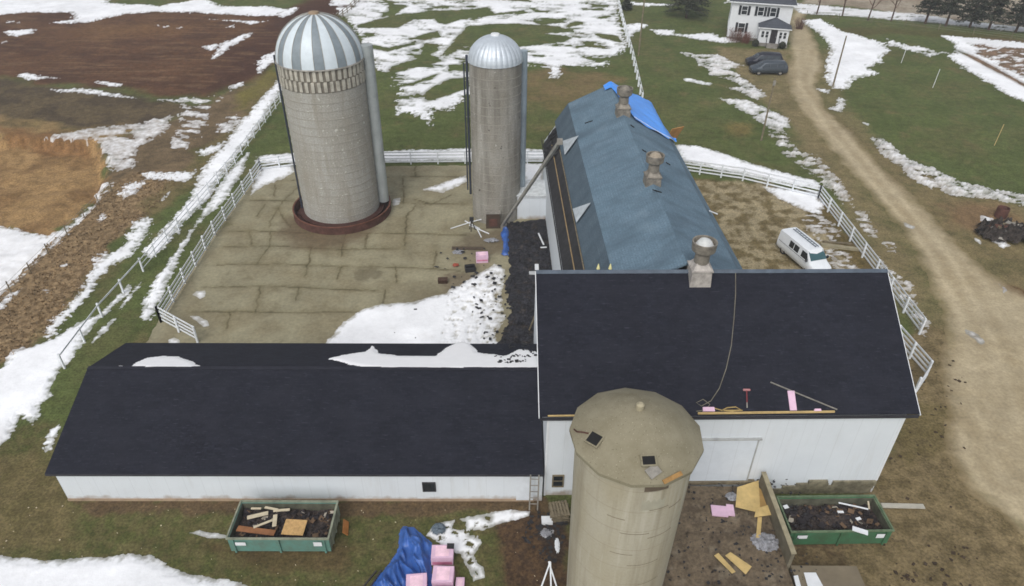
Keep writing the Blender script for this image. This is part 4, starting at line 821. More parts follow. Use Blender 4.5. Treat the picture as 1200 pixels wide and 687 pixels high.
wallpart(R(-78)-R(9), Hf-.42, Hf-.12, .20, 'loading_door', mat('door_rust', lin(96, 84, 72), .8)); wallpart(R(-78)-R(9), Hf-1.5, Hf-.45, .2, 'pale_panel', mat('pale_panel', lin(160, 156, 140), .85, var=.1), .012-.04)
for ang, z, hl in ((-80, 9.0, .35), (-100, 7.6, .5), (-72, 7.3, .5), (-85, 5.6, .6), (-120, 8.4, .3), (-60, 8.8, .3), (-75, 4.2, .5), (-110, 6.3, .4)):
    cyl_arc(0, 0, Rf-.034-(Hf-z)*.0175+.004, R(ang)-hl*.5, R(ang)+hl*.5, z, z+.022, .01, 10).build('crack', mat('crack_dark', lin(118, 109, 90), .9), s3)

# ---------------------------------------------------------------- raised loading ramp in front of the sliding door
rq = MB(); zt = 1.05
gx = np.arange(4.6, 12.96, .12); gy = np.arange(12, 24.2, .12)
GXX, GYY = np.meshgrid(gx, gy); rz_ = zt+.05*fbm(GXX, GYY, 2, 3, 95)+.035*fbm(GXX, GYY, .4, 4, 96)-1.2*sst(6.4, 4.7, GXX)
me = bpy.data.meshes.new('earth_ramp'); nyy, nxx = GXX.shape
vs = np.stack([GXX, GYY, rz_], 2).reshape(-1, 3); ii = np.arange(nyy*nxx).reshape(nyy, nxx)
fs = np.stack([ii[:-1, :-1], ii[:-1, 1:], ii[1:, 1:], ii[1:, :-1]], 2).reshape(-1, 4)
me.from_pydata(vs.tolist(), [], fs.tolist()); me.polygons.foreach_set('use_smooth', [True]*len(fs))
ca = me.color_attributes.new('tone', 'FLOAT_COLOR', 'POINT'); cc = np.ones((len(vs), 4)); xx, yy = vs[:, 0], vs[:, 1]
cb = np.broadcast_to(np.array(lin(104, 92, 76)), (len(vs), 3)).copy()
for cset, sc_, bb_, am, sd0 in (((82, 72, 60), 1.6, 0, .9, 1), ((124, 114, 98), 1.1, -.12, .7, 2), ((52, 46, 42), .28, -.24, .9, 3), ((64, 54, 44), .7, -.2, .8, 4)):
    m_ = (sst(0, .25, fbm(xx, yy, sc_, 5, 100+sd0, .6)+bb_)*am)[:, None]; cb = cb*(1-m_)+np.array(lin(*cset))*m_
cc[:, :3] = cb; ca.data.foreach_set('color', cc.ravel()); me.materials.append(tone_mat('ramp_earth', (.75, 1.25), 7, 2, .6, .95, .05))
o = bpy.data.objects.new('earth_ramp', me); scene.collection.objects.link(o); o['kind'] = 'structure'
M_slab = mat('apron_concrete', lin(118, 108, 90), .9, var=.12, scale=1.2, bump=.2)
o = MB().b2(13.07, 16.12, 12, 19.5, 0, zt+.02).build('concrete_apron', M_slab); o['kind'] = 'structure'
wq = MB().b2(12.97, 13.06, 12.0, 19.35, 0, zt).b2(12.97, 13.06, 19.35, 24.1, 0, zt-.0)
o = MB().b2(12.90, 13.06, 19.5, 24.25, 0, 1.98).build('retaining_wall', mat('wall_planks', lin(112, 106, 90), .9, var=.25, scale=1.5))
tag(o, 'grey plank retaining wall between the loading ramp and the green dumpster', 'wall')
w2 = MB().b2(12.86, 13.1, 19.46, 24.25, 1.985, 2.04).build('cap_board', mat('cap_wood', lin(150, 142, 118), .9), o)

# ---------------------------------------------------------------- fences
def fence(pts, n_rails, label, ht=1.35, sp=2.4, post=.12, rail=.14, group='white board fences', m=None, name='board_fence', gap=None):
    o0 = Vector(pts[0]); e = empty(name, o0, 0, label, 'fence', group); pts = [Vector(p)-o0 for p in pts]; m = m or M_fence
    for a, b_ in zip(pts[:-1], pts[1:]):
        L = (b_-a).length; k = max(1, round(L/sp)); d = (b_-a)/k
        for i in range(k+(1 if b_ == pts[-1] else 0)):
            p = a+d*i; MB().box((p.x, p.y, ht/2), (post, post, ht+.06)).build('post', m, e)
        side = Vector((-d.y, d.x, 0)).normalized()*(post/2+.02)
        for r_ in range(n_rails):
            z = ht*(r_+.75)/n_rails if n_rails > 1 else ht-.08
            q = MB()
            for i in range(k):
                j = random.uniform(-.012, .012); q.bar(a+d*i+side+Vector((0, 0, z+j)), a+d*(i+1)+side+Vector((0, 0, z+j)), .03, rail)
            q.build('rail', m, e)
    return e
g = lambda x, y: P(x, y, 0)
fence([g(306, 201), g(350, 195), g(450, 193), g(545, 192), g(642, 192)], 4, 'white board fence along the back of the concrete yard behind both silos')
fence([g(306, 201), g(252, 276), g(189, 378)], 4, 'white board fence down the left edge of the concrete yard')
fence([g(189, 378), g(232, 402)], 4, 'short white gate panel at the near left corner of the concrete yard')
fence([g(329, 120), g(276, 192), g(222, 255), g(168, 318)], 3, 'thin three rail fence in snow, far half of the outer line left of the silos', 1.2, 2.2, .09, .06, m=M_fence, group='outer left fence line')
fence([g(168, 318), g(120, 372), g(76, 432)], 1, 'white pipe rail fence crossing the snow, near half of the outer left line', 1.2, 3.0, .11, .12, group='outer left fence line')
fence([g(795, 201), g(870, 212), g(958, 233)], 4, 'white board fence behind the far right side of the blue barn')
fence([g(958, 233), g(1010, 302), g(1077, 392)], 4, 'white board fence running beside the drive past the white van')
fence([g(1048, 400), g(1084, 442), g(1071, 462)], 4, 'short white fence corner peeking out past the charcoal barn gable')
fence([P(722, -4), g(730, 30), g(741, 70), g(752, 120)], 2, 'white fence line running away across the far lawn behind the blue barn', 1.2, 3.0, .2, .12)
fence([g(392, 28), g(412, 12), P(436, -12)], 3, 'dull grey fence running away behind the striped dome', 1.2, 2.6, .12, .1, m=M_wood, group='plain wire and rail fences')
def wire_fence(pts, label, sp=3.0, ht=1.1, m=None):
    o0 = Vector(pts[0]); e = empty('wire_fence', o0, 0, label, 'fence', 'plain wire and rail fences'); pts = [Vector(p)-o0 for p in pts]; all_ = []
    for a, b_ in zip(pts[:-1], pts[1:]):
        k = max(1, round((b_-a).length/sp)); all_ += [a+(b_-a)*i/k for i in range(k)]
    all_.append(pts[-1])
    for p in all_: MB().tube([(p.x, p.y, -.1), (p.x+random.uniform(-.06, .06), p.y, ht+random.uniform(-.05, .1))], .045, 6).build('post', m or M_wood, e)
    for z in (.35, .7, 1.0): MB().tube([p+Vector((0, 0, z)) for p in all_], .012, 4).build('wire', M_galvd, e)
wire_fence([g(-30, 388), g(14, 345), g(58, 300), g(100, 258), g(132, 226)], 'old wire fence on the brushy bank above the sand pit floor', 2.6)
wire_fence([P(945, 20), P(1060, 31), P(1140, 41), P(1230, 53)], 'wire fence along the lawn edge below the row of roadside trees', 5)

# ---------------------------------------------------------------- dumpsters
def dumpster(loc, rz, LXd, LYd, ht, body, inner, label, debris):
    t = empty('dumpster', loc, rz, label, 'dumpster', 'roll-off dumpsters'); th = .07; hx, hy = LXd/2, LYd/2
    q = MB(); q.b2(-hx, hx, -hy, -hy+th, .16, ht); q.b2(-hx, hx, hy-th, hy, .16, ht); q.b2(-hx, -hx+th, -hy+th, hy-th, .16, ht); q.b2(-hx+th, hx-th, -hy+th, hy-th, .16, .24); q.build('body', body, t)
    q = MB(); q.b2(hx-th, hx, -hy+th+.002, hy-th-.002, .17, ht); 
    for yy in (-.6, 0, .6): q.b2(hx+.001, hx+.07, yy*hy-.05, yy*hy+.05, .2, ht-.06)
    q.build('end_gate', inner, t)
    q = MB(); r_ = .06
    q.b2(-hx-.04, hx+.04, -hy-.06, -hy+.02, ht, ht+.09); q.b2(-hx-.04, hx+.04, hy-.02, hy+.06, ht, ht+.09); q.b2(-hx-.05, -hx+.03, -hy+.02, hy-.02, ht, ht+.09); q.b2(hx-.03, hx+.05, -hy+.02, hy-.02, ht, ht+.09); q.build('rim', inner, t)
    for k in range(7):
        if k not in (0, 3, 6): continue
        for s in (-1, 1): x = -hx+.25+k*(LXd-.5)/6; MB().b2(x-.045, x+.045, s*hy-(.0 if s > 0 else .07), s*hy+(.07 if s > 0 else 0), .12, ht-.005).build('rib', body, t)
    for s in (-1, 1): MB().b2(-hx+.1, hx-.1, s*.45-.06, s*.45+.06, 0.0, .158).build('skid', M_rust, t)
    MB().bar((-hx-.3, 0, .25), (-hx-.02, 0, .25), .12, .1).bar((-hx-.3, -.18, .25), (-hx-.3, .18, .25), .06, .08).build('hook', M_rust, t)
    MB().b2(-hx+.35, -hx+.85, -hy-.075, -hy-.072, ht-.42, ht-.18).build('sticker', M_trim, t); MB().b2(hx-.75, hx-.35, -hy-.075, -hy-.072, ht-.45, ht-.15).build('sticker', M_trim, t)
    MB().b2(-hx+th+.001, hx-th-.001, hy-th-.012, hy-th-.001, .25, ht-.01).b2(-hx+th+.001, -hx+th+.012, -hy+th+.001, hy-th-.02, .25, ht-.01).b2(hx-th-.012, hx-th-.001, -hy+th+.001, hy-th-.02, .25, ht-.01).build('liner', mat('stained_liner', lin(92, 92, 78), .9, var=.35, scale=2), t)
    # load: bumpy heap of torn shingles
    n = 46; xs_ = np.linspace(-hx+th+.01, hx-th-.01, n); ysd = np.linspace(-hy+th+.01, hy-th-.01, 24); xx, yy = np.meshgrid(xs_, ysd)
    zz = debris+.34*fbm(xx+loc[0]*3, yy, .5, 5, 111, .75)+.18*fbm(xx+loc[0], yy, 1.6, 2, 112)-.12*np.maximum(np.abs(xx)/hx, np.abs(yy)/hy)**3
    q = MB()
    for i in range(23):
        for j in range(n-1): q.face([(xx[a, c], yy[a, c], zz[a, c]) for a, c in ((i, j), (i, j+1), (i+1, j+1), (i+1, j))])
    ld = q.build('shingle_load', mat('load_shingles', lin(84, 74, 68), .9, scale=6, bump=1.0, col2=lin(32, 28, 30)), None, smooth=False)
    ld.location = loc; ld.rotation_euler = (0, 0, rz); tag(ld, None, 'debris', None, 'stuff')
    return t, ld
M_teal = mat('teal_paint', lin(92, 140, 130), .6, scale=1.8, col2=lin(92, 110, 98)); M_tealin = mat('worn_teal', lin(136, 140, 122), .8, var=.25, scale=2)
M_green = mat('green_paint', lin(66, 116, 84), .6, scale=1.8, col2=lin(66, 86, 62)); MATS['x'] = 0
for m_ in (M_teal, M_green): m_.node_tree.nodes['Noise Texture'].inputs['Roughness'].default_value = .75
M_greenin = mat('worn_green', lin(98, 116, 90), .8, var=.3, scale=2)
dA, lA = dumpster((-11.12, 21.75, 0), R(0.3), 4.85, 2.15, 1.12, M_teal, M_tealin, 'worn teal open dumpster in front of the long low barn', .72)
lA['label'] = 'torn shingles and scraps filling the teal dumpster'
dB, lB = dumpster((16.1, 22.35, 0), R(1.5), 5.0, 2.05, 1.15, M_green, M_greenin, 'dark green open dumpster beside the retaining wall at the tall barn', .70)
lB['label'] = 'black torn shingles filling the green dumpster'
def flat_on(px, py, z, sx, sy, rz, m, name, label, cat, t=.03, group=None, tilt=(0, 0)):
    o = MB().box((0, 0, 0), (sx, sy, t)).build(name, m); o.location = P(px, py, z); o.rotation_euler = (tilt[0], tilt[1], rz); return tag(o, label, cat, group)
M_card = mat('osb_board', lin(192, 156, 104), .8, var=.2, scale=6)
flat_on(345, 618, 1.02, 1.05, .85, -.03, M_card, 'board_scrap', 'square tan board scrap lying in the teal dumpster', 'board', tilt=(.05, .04))
flat_on(300, 622, 1.0, 1.9, .3, -.12, mat('brown_board', lin(140, 96, 64), .8, var=.2), 'plank', 'brown plank lying along the near side of the teal dumpster', 'plank', tilt=(.05, .02))
for i, (x, y, sx, sy, r_) in enumerate(((302, 604, 1.0, .22, .3), (322, 610, .2, .7, .2), (308, 614, .9, .12, .5), (330, 598, .8, .14, .1), (318, 596, .7, .12, -.2), (300, 596, .5, .1, 0))):
    flat_on(x, y, 1.03+.02*i, sx, sy, r_, mat('pale_lath', lin(196, 184, 158), .8, var=.15), 'lath', ['wide pale lath at the left of the teal dumpster load', 'short pale lath lying crosswise in the teal dumpster', 'slanting pale lath above the brown plank in the dumpster', 'long pale lath near the back rim of the teal dumpster', 'pale lath next to the back left rim in the teal dumpster', 'smallest pale lath near the back left corner in the teal dumpster'][i], 'lath', .03, 'pale laths in the teal dumpster')
flat_on(405, 618, .25, .35, .8, .15, mat('rust_sheet', lin(170, 112, 58), .8, var=.2), 'orange_board', 'orange board leaning on the right end of the teal dumpster', 'board', .05, tilt=(0, .9))
for i, (x, y, sx, sy, r_) in enumerate(((1000, 593, 1.4, .08, -.28), (1018, 592, .08, .5, -.3), (1008, 622, .7, .28, -.4), (921, 594, .25, .2, .3), (1006, 608, .25, .15, .3), (985, 600, .3, .12, 0))):
    flat_on(x, y, 1.08 if i != 2 else 1.25, sx, sy, r_, M_trim if i != 1 else MATS['pale_lath'], 'white_strip', ['long white strip across the back of the green dumpster load', 'short pale strip leaning at the right end of the green dumpster', 'white panel scrap poking over the near rim of the green dumpster', 'white scrap in the left corner of the green dumpster', 'small white scrap in the middle right of the green dumpster', 'thin white scrap in the middle of the green dumpster'][i], 'scrap', .03, 'white scraps in the green dumpster')
flat_on(1058, 593, .1, 2.2, .28, -.02, mat('pale_plank', lin(176, 172, 160), .8, var=.12), 'white_plank', 'long pale plank lying on the dirt right of the green dumpster', 'plank', .06)

# ---------------------------------------------------------------- ladders and conveyor
def ladder(a, b_, wd, label, rungs=.32, rail=.05, m=None, name='ladder', rm=None):
    a = Vector(a); b_ = Vector(b_); e = empty(name, a, 0, label, name.replace('_', ' ')); d = b_-a; u = d.normalized(); s = u.cross(Vector((0, -1, 0))).normalized() if abs(u.y) < .95 else Vector((1, 0, 0))
    for k in (-1, 1): MB().bar(s*k*wd/2, d+s*k*wd/2, rail, rail).build('side_rail', m or M_galv, e)
    n = int(d.length/rungs)
    for i in range(1, n+1): MB().bar(s*-wd/2+u*i*rungs, s*wd/2+u*i*rungs, .035, .035).build('rung', m or M_galv, e)
    return e
ca_ = g(589, 266); cb_ = PP(656, 166, gbM @ Vector((-hw-.25, 0, 0)), gbM.to_3x3() @ Vector((1, 0, 0))); bm_ = empty('conveyor_boom', ca_, 0, 'long grey conveyor boom leaning from the slim silo foot to the blue roof edge', 'conveyor')
MB().bar((0, 0, .15), cb_-ca_, .2, .2).build('beam', mat('boom_grey', lin(150, 148, 142), .6, .1, var=.2), bm_); MB().box((0, 0, .12), (.7, .5, .24)).build('foot', M_galvd, bm_); MB().box(cb_-ca_, (.35, .35, .3)).build('head', M_galvd, bm_)
for k_ in (.25, .5, .75): MB().box((cb_-ca_)*k_+Vector((0, 0, .08)), (.26, .26, .07)).build('clamp', M_galvd, bm_)
la = Vector((1.2, 23.35, 0)); ladder(la, la+Vector((.02, .28, 2.35)), .42, 'short metal ladder standing where the low barn meets the tall barn', .42, .07, m=M_galvd)

# ---------------------------------------------------------------- things on the charcoal roof
rq = [(862, 319), (862, 345), (860, 375), (857, 405), (851, 432), (843, 455), (833, 470), (822, 476), (816, 472), (824, 468), (832, 474), (826, 481), (816, 482)]
o = MB().tube([on_roof(x, y, .03) for x, y in rq], .022, 5).build('rope', mat('rope', lin(116, 112, 100), .9)); tag(o, 'grey safety rope hanging from the ridge down the charcoal roof', 'rope')
o = MB().tube([on_roof(x, y, .05) for x, y in ((826, 480), (835, 478), (846, 481), (852, 478), (862, 477), (868, 480), (858, 482), (848, 481), (870, 481))], .03, 5).build('rope_coil', mat('yellow_rope', lin(168, 146, 96), .9)); tag(o, 'tangled tan rope lying at the eave of the charcoal roof', 'rope')
def plank_on(a, b_, wd, t, m, name, label, cat, lift=.03):
    o = MB().bar(on_roof(*a, lift), on_roof(*b_, lift), wd, t).build(name, m); return tag(o, label, cat)
plank_on((818, 484.5), (978, 482.5), .07, .09, M_tan, 'toe_board', 'long tan toe board along the eave right of the near silo', 'board', .06)
plank_on((642, 487.5), (676, 487), .05, .07, M_tan, 'toe_board', 'short tan toe board along the eave left of the near silo', 'board', .06)
plank_on((903, 448), (981, 480), .045, .05, M_galvd, 'metal_strip', 'thin grey metal strip lying diagonally on the charcoal roof', 'strip')
M_pink = mat('pink_foam', lin(216, 182, 204), .7, var=.08, scale=2)
def quad_on(pts, m, name, label, cat, t=.05):
    o = MB().slab([on_roof(x, y, t+.01) for x, y in pts], t).build(name, m); return tag(o, label, cat)
quad_on([(923, 458), (931, 458), (934, 481), (926, 481)], M_pink, 'foam_strip', 'pale pink foam strip lying near the eave of the charcoal roof', 'foam strip')
quad_on([(824, 477), (837, 477), (838, 482), (824, 482)], M_pink, 'shingle_pack', 'small pink and white pack beside the tangled rope', 'pack', .12)
quad_on([(955, 479), (962, 479), (963, 482), (954, 482)], M_pink, 'foam_scrap', 'tiny pink scrap at the eave beside the metal strip', 'scrap', .08)
hm = empty('roofing_hammer', on_roof(875.5, 478, .03), 0, 'red handled roofing hammer lying on the charcoal roof', 'hammer'); h0 = on_roof(875.5, 478, .04); h1 = on_roof(875, 457, .04)-h0
MB().bar(h1*.3, h1*.98, .045, .05).build('handle', mat('red_handle', lin(128, 52, 58), .6), hm); MB().bar(h1*0, h1*.3, .05, .04).build('shaft', M_galvd, hm); MB().bar(h1+Vector((-.17, 0, 0)), h1+Vector((.17, 0, 0)), .08, .07).build('head', mat('pinkish_metal', lin(196, 140, 140), .6), hm)

# ---------------------------------------------------------------- vehicles
def loft(stations, n=10):
    """stations: x, z0(bottom), zb(belt), zt(top), w0, wb, wt  -> closed skin"""
    q = MB(); rings = []
    for (x, z0, zb_, zt_, w0, wb, wt) in stations:
        half = [(w0*.92, z0), (w0, z0+.08), (wb, z0+(zb_-z0)*.55), (wb*.985, zb_), (wt+(wb-wt)*.35, zb_+(zt_-zb_)*.55), (wt, zt_-.06), (wt*.82, zt_), (0, zt_+.015)]
        ring = [(x, y, z) for y, z in half]+[(x, -y, z) for y, z in reversed(half[:-1])]; rings.append(ring)
    for a, b_ in zip(rings[:-1], rings[1:]):
        for i in range(len(a)): j = (i+1) % len(a); q.face([a[i], a[j], b_[j], b_[i]])
    q.face(list(reversed(rings[0]))); q.face(rings[-1]); return q
def wheels(t, xs, half, r, wd=.22, hub=None):
    for x in xs:
        for s in (-1, 1):
            y = s*half; c = MB(); nn = 20; pr = [(r*.62, -wd/2), (r*.96, -wd/2), (r, -wd/2+.04), (r, wd/2-.04), (r*.96, wd/2), (r*.62, wd/2)]
            for i in range(len(pr)-1):
                for k in range(nn):
                    A, B = 2*math.pi*k/nn, 2*math.pi*(k+1)/nn; f = lambda p, a: (x+p[0]*math.cos(a), y+p[1], r+p[0]*math.sin(a)); c.face([f(pr[i], A), f(pr[i], B), f(pr[i+1], B), f(pr[i+1], A)])
            wl = c.build('wheel', mat('tyre', (.018, .018, .02), .9), t, smooth=True)
            d = MB(); yy = y+s*(wd/2-.03)
            d.face([(x+r*.62*math.cos(2*math.pi*k/nn), yy, r+r*.62*math.sin(2*math.pi*k/nn)) for k in range(nn)]); d.face([(x+r*.2*math.cos(2*math.pi*k/nn), yy+s*.02, r+r*.2*math.sin(2*math.pi*k/nn)) for k in range(nn)]); d.build('rim', hub or M_galvd, wl)
def pane(t, pts, name='window', th=.012, m=None):
    q = MB(); pts = [Vector(p) for p in pts]; n = (pts[1]-pts[0]).cross(pts[2]-pts[0]).normalized()
    q.face(pts); q.face([p+n*th for p in pts]); k = len(pts)
    for i in range(k): j = (i+1) % k; q.face([pts[i], pts[j], pts[j]+n*th, pts[i]+n*th])
    return q.build(name, m or M_glass, t)
M_wpaint = mat('white_paint', (.74, .77, .80), .35, var=.04, spec=.5)
va = P(917, 288); vb = P(963, 327); vc = (va+vb)/2; vd = (vb-va).normalized(); va_ang = math.atan2(vd.y, vd.x)
print('van', vc, (vb-va).length)
vn = empty('cargo_van', (vc.x, vc.y, 0), va_ang, 'white cargo van parked on the muddy yard beside the blue barn', 'van')
# local x forward, length 5.7
loft([(-2.85, .45, 1.0, 1.95, .86, .92, .78), (-2.75, .34, 1.1, 2.1, .95, 1.0, .84), (-1.5, .30, 1.15, 2.16, .97, 1.02, .86), (.6, .30, 1.15, 2.16, .97, 1.02, .86), (1.25, .30, 1.15, 2.12, .97, 1.02, .82), (1.95, .30, 1.12, 1.42, .97, 1.02, .84), (2.1, .30, 1.05, 1.25, .97, 1.0, .88), (2.75, .32, .9, 1.06, .93, .96, .84), (2.9, .42, .75, .92, .84, .88, .76)]).build('body', M_wpaint, vn, smooth=True)
pane(vn, [(1.30, -.74, 2.05), (1.30, .74, 2.05), (2.02, .82, 1.42), (2.02, -.82, 1.42)], 'windshield', .03, mat('windshield_glass', lin(58, 92, 98), .15, var=.1, spec=.6))
for s in (-1, 1):
    for (x0, x1) in ((.75, 1.45), (-.35, .3), (-1.05, -.45)):
        pane(vn, [(x0, s*1.005, 1.28), (x1+(.35 if x0 > .5 else 0), s*1.0, 1.28), (x1-(.02 if x0 > .5 else 0), s*.91, 1.86), (x0, s*.915, 1.88)][::s], 'side_window', .015)
    MB().box((1.75, s*1.12, 1.4), (.14, .18, .24)).build('mirror', M_glass, vn)
    MB().box((2.88, s*.66, .80), (.08, .3, .18)).build('headlight', mat('lamp_glass', (.6, .62, .62), .2), vn)
MB().box((2.93, 0, .45), (.14, 1.8, .2)).build('front_bumper', mat('bumper_grey', lin(90, 92, 96), .6), vn); MB().box((-2.9, 0, .45), (.12, 1.8, .2)).build('rear_bumper', MATS['bumper_grey'], vn)
MB().box((2.905, 0, .8), (.05, .9, .16)).build('grille', M_black, vn)
MB().box((-.6, .42, 2.235), (3.4, .07, .05)).box((-.6, .12, 2.235), (3.4, .07, .05)).build('ladder_rack', mat('rack_grey', lin(120, 128, 136), .5, .3), vn)
q = MB()
for k in range(9): q.box((-2.1+k*.38, .27, 2.235), (.04, .24, .03))
q.build('rack_rungs', MATS['rack_grey'], vn)
for s in (-1, 1): MB().box((-.4, s*1.02, 1.16), (4.2, .02, .03)).build('side_trim', MATS['bumper_grey'], vn)
wheels(vn, (-1.75, 1.95), .87, .36); vn.scale = (.86, .86, .86)

def suv(loc, rz, label, paint, glass, L=4.9, van=True):
    t = empty('parked_car', loc, rz, label, 'car', 'cars parked in front of the house')
    h = 1.72 if van else 1.8
    loft([(-2.45, .4, .9, 1.02, .82, .86, .7), (-2.38, .3, .98, 1.25, .88, .92, .72), (-2.1, .28, 1.02, h-.06, .9, .94, .66), (-1.0, .28, 1.02, h, .9, .95, .70), (.3, .28, 1.0, h-.01, .9, .95, .70), (.85, .28, .98, h-.16, .9, .95, .66), (1.5, .28, .95, 1.12, .9, .94, .74), (2.1, .3, .84, .94, .88, .9, .72), (2.4, .36, .7, .78, .8, .82, .64)]).build('body', paint, t, smooth=True)
    pane(t, [(.90, -.60, h-.18), (.90, .60, h-.18), (1.48, .72, 1.14), (1.48, -.72, 1.14)], 'windshield', .03, glass)
    pane(t, [(-2.14, .58, h-.14), (-2.14, -.58, h-.14), (-2.36, -.68, 1.14), (-2.36, .68, 1.14)], 'rear_window', .03, glass)
    for s in (-1, 1):
        for (x0, x1) in ((.12, .85), (-.85, .02), (-1.95, -.95)):
            pane(t, [(x0, s*.945, 1.1), (x1+(.35 if x0 > 0 else 0), s*.94, 1.1), (x1-(.1 if x0 > 0 else 0), s*.80, h-.22), (x0, s*.80, h-.2)][::s], 'side_window', .015, glass)
        MB().box((1.0, s*1.02, 1.12), (.12, .16, .13)).build('mirror', paint, t)
        MB().box((2.3, s*.62, .68), (.16, .28, .14)).build('headlight', MATS['lamp_glass'], t); MB().box((-2.40, s*.74, .95), (.08, .14, .28)).build('tail_light', mat('red_lamp', (.3, .02, .02), .3), t)
    wheels(t, (-1.45, 1.45), .82, .34); return t
M_cglass = mat('car_glass', (.03, .04, .05), .12, spec=.6)
c1 = g(899, 86); suv((c1.x, c1.y, 0), R(180), 'grey green minivan, the nearer of the two cars parked by the house', mat('grey_green_paint', lin(70, 78, 86), .35, .3, var=.08, spec=.5), M_cglass)
c2 = g(893, 77); 
t = suv((c2.x+.1, c2.y, 0), R(178), 'black car, the one closer to the house porch', mat('black_paint', lin(38, 40, 50), .35, .2, var=.08, spec=.5), M_cglass, van=False)

# ---------------------------------------------------------------- farmhouse
M_hw = mat('house_siding', (.66, .68, .70), .7, var=.04); seam(M_hw, .15, .16, 1); M_hr = brick_mat('house_shingles', lin(72, 76, 84), lin(80, 84, 92), lin(56, 60, 66), .9, .16, .01)
M_shut = mat('black_shutter', lin(36, 40, 46), .6)
ha = P(851, 46); hs = empty('farmhouse', (ha.x, ha.y, 0), R(-15), 'white two storey farmhouse with black shutters and a small front porch', 'house')
HL, HD, HH = 8.9, 8.2, 5.7
MB().b2(0, HL, 0, HD, .45, HH).build('wall', M_hw, hs); MB().b2(.02, HL-.02, .02, HD-.02, 0, .45).build('foundation', mat('stone_base', lin(130, 126, 120), .9), hs)
q = MB(); e_ = .45; A = [(-e_, -e_, HH), (HL+e_, -e_, HH), (HL+e_, HD+e_, HH), (-e_, HD+e_, HH)]; r1, r2 = (HL/2-.6, HD/2, HH+2.4), (HL/2+.6, HD/2, HH+2.4)
q.face([A[0], A[1], r2, r1]); q.face([A[1], A[2], r2]); q.face([A[2], A[3], r1, r2]); q.face([A[3], A[0], r1]); q.face(list(reversed(A))); rfh = q.build('roof', M_hr, hs)
MB().b2(-e_-.03, HL+e_+.03, -e_-.03, HD+e_+.03, HH-.16, HH-.004).build('eave', M_trim, hs)
MB().b2(HL/2+1.4, HL/2+2.0, HD/2, HD/2+.6, HH+.6, HH+3.2).build('chimney', mat('brick_red', lin(128, 74, 58), .9), rfh)
def shutters(parent, c, wd, ht, off=.24):
    for s in (-1, 1): MB().box((c[0]+s*(wd/2+off), c[1]-.04, c[2]), (.36, .05, ht+.1)).build('shutter', M_shut, parent)
for x in (1.95, 5.0): window(hs, (x-.0 if x < 4 else 4.35, 0, 4.45), .85, 1.25); 
window(hs, (6.15, 0, 4.45), .85, 1.25)
shutters(hs, (1.95, 0, 4.45), .85, 1.25); shutters(hs, (4.35, 0, 4.45), .85, 1.25); shutters(hs, (6.15, 0, 4.45), .85, 1.25)
window(hs, (1.95, 0, 1.9), 1.0, 1.35); shutters(hs, (1.95, 0, 1.9), 1.0, 1.35)
for y_ in (2.0, 5.6):
    for z_ in (1.9, 4.45): window(hs, (0, y_, z_), .8, 1.25, ax=(0, -1))
# porch
px0, px1, pd = 4.6, HL-.05, 2.4
pc = MB().b2(px0, px1, -pd, -.002, .5, 2.75).build('porch', M_hw, hs)
MB().b2(px0-.1, px1+.1, -pd-.1, -.002, 0, .5).build('porch_base', MATS['stone_base'], hs)
q = MB(); e_ = .3; A = [(px0-e_, -pd-e_, 2.76), (px1+e_, -pd-e_, 2.76), (px1+e_, -.003, 2.76), (px0-e_, -.003, 2.76)]; tp_ = ((px0+px1)/2, -.9, 3.75); tp2 = ((px0+px1)/2, -.003, 3.75)
q.face([A[0], A[1], tp_]); q.face([A[1], A[2], tp2, tp_]); q.face([A[3], A[0], tp_, tp2]); q.face(list(reversed(A))); q.build('porch_roof', M_hr, hs)
MB().b2(px0-e_, px1+e_, -pd-e_-.02, -pd-e_+.02, 2.62, 2.755).build('porch_fascia', M_trim, hs)
mxp = (px0+px1)/2
dd_ = MB().box((mxp, -pd-.02, 1.5), (.95, .05, 1.95)).build('front_door', mat('dark_door', lin(44, 42, 46), .5), hs); MB().box((mxp+.35, -pd-.07, 1.45), (.05, .05, .12)).build('handle', M_galv, dd_)
for x in (mxp-1.6, mxp-.98, mxp+.98, mxp+1.6): window(hs, (x, -pd, 1.75), .45, .95, name='porch_window')
for k in range(3): MB().b2(mxp-.8, mxp+.8, -pd-.12-.3*(k+1), -pd-.12-.3*k, 0, .42-.13*k).build('step', MATS['stone_base'], hs)
for s in (-1, 1):
    q = MB(); xx = mxp+s*.9; q.bar((xx, -pd-.15, 1.35), (xx, -pd-1.1, .95), .05, .05); q.bar((xx, -pd-.15, .5), (xx, -pd-.15, 1.35), .05, .05); q.bar((xx, -pd-1.1, 0), (xx, -pd-1.1, .98), .05, .05); q.build('stair_rail', M_shut, hs)

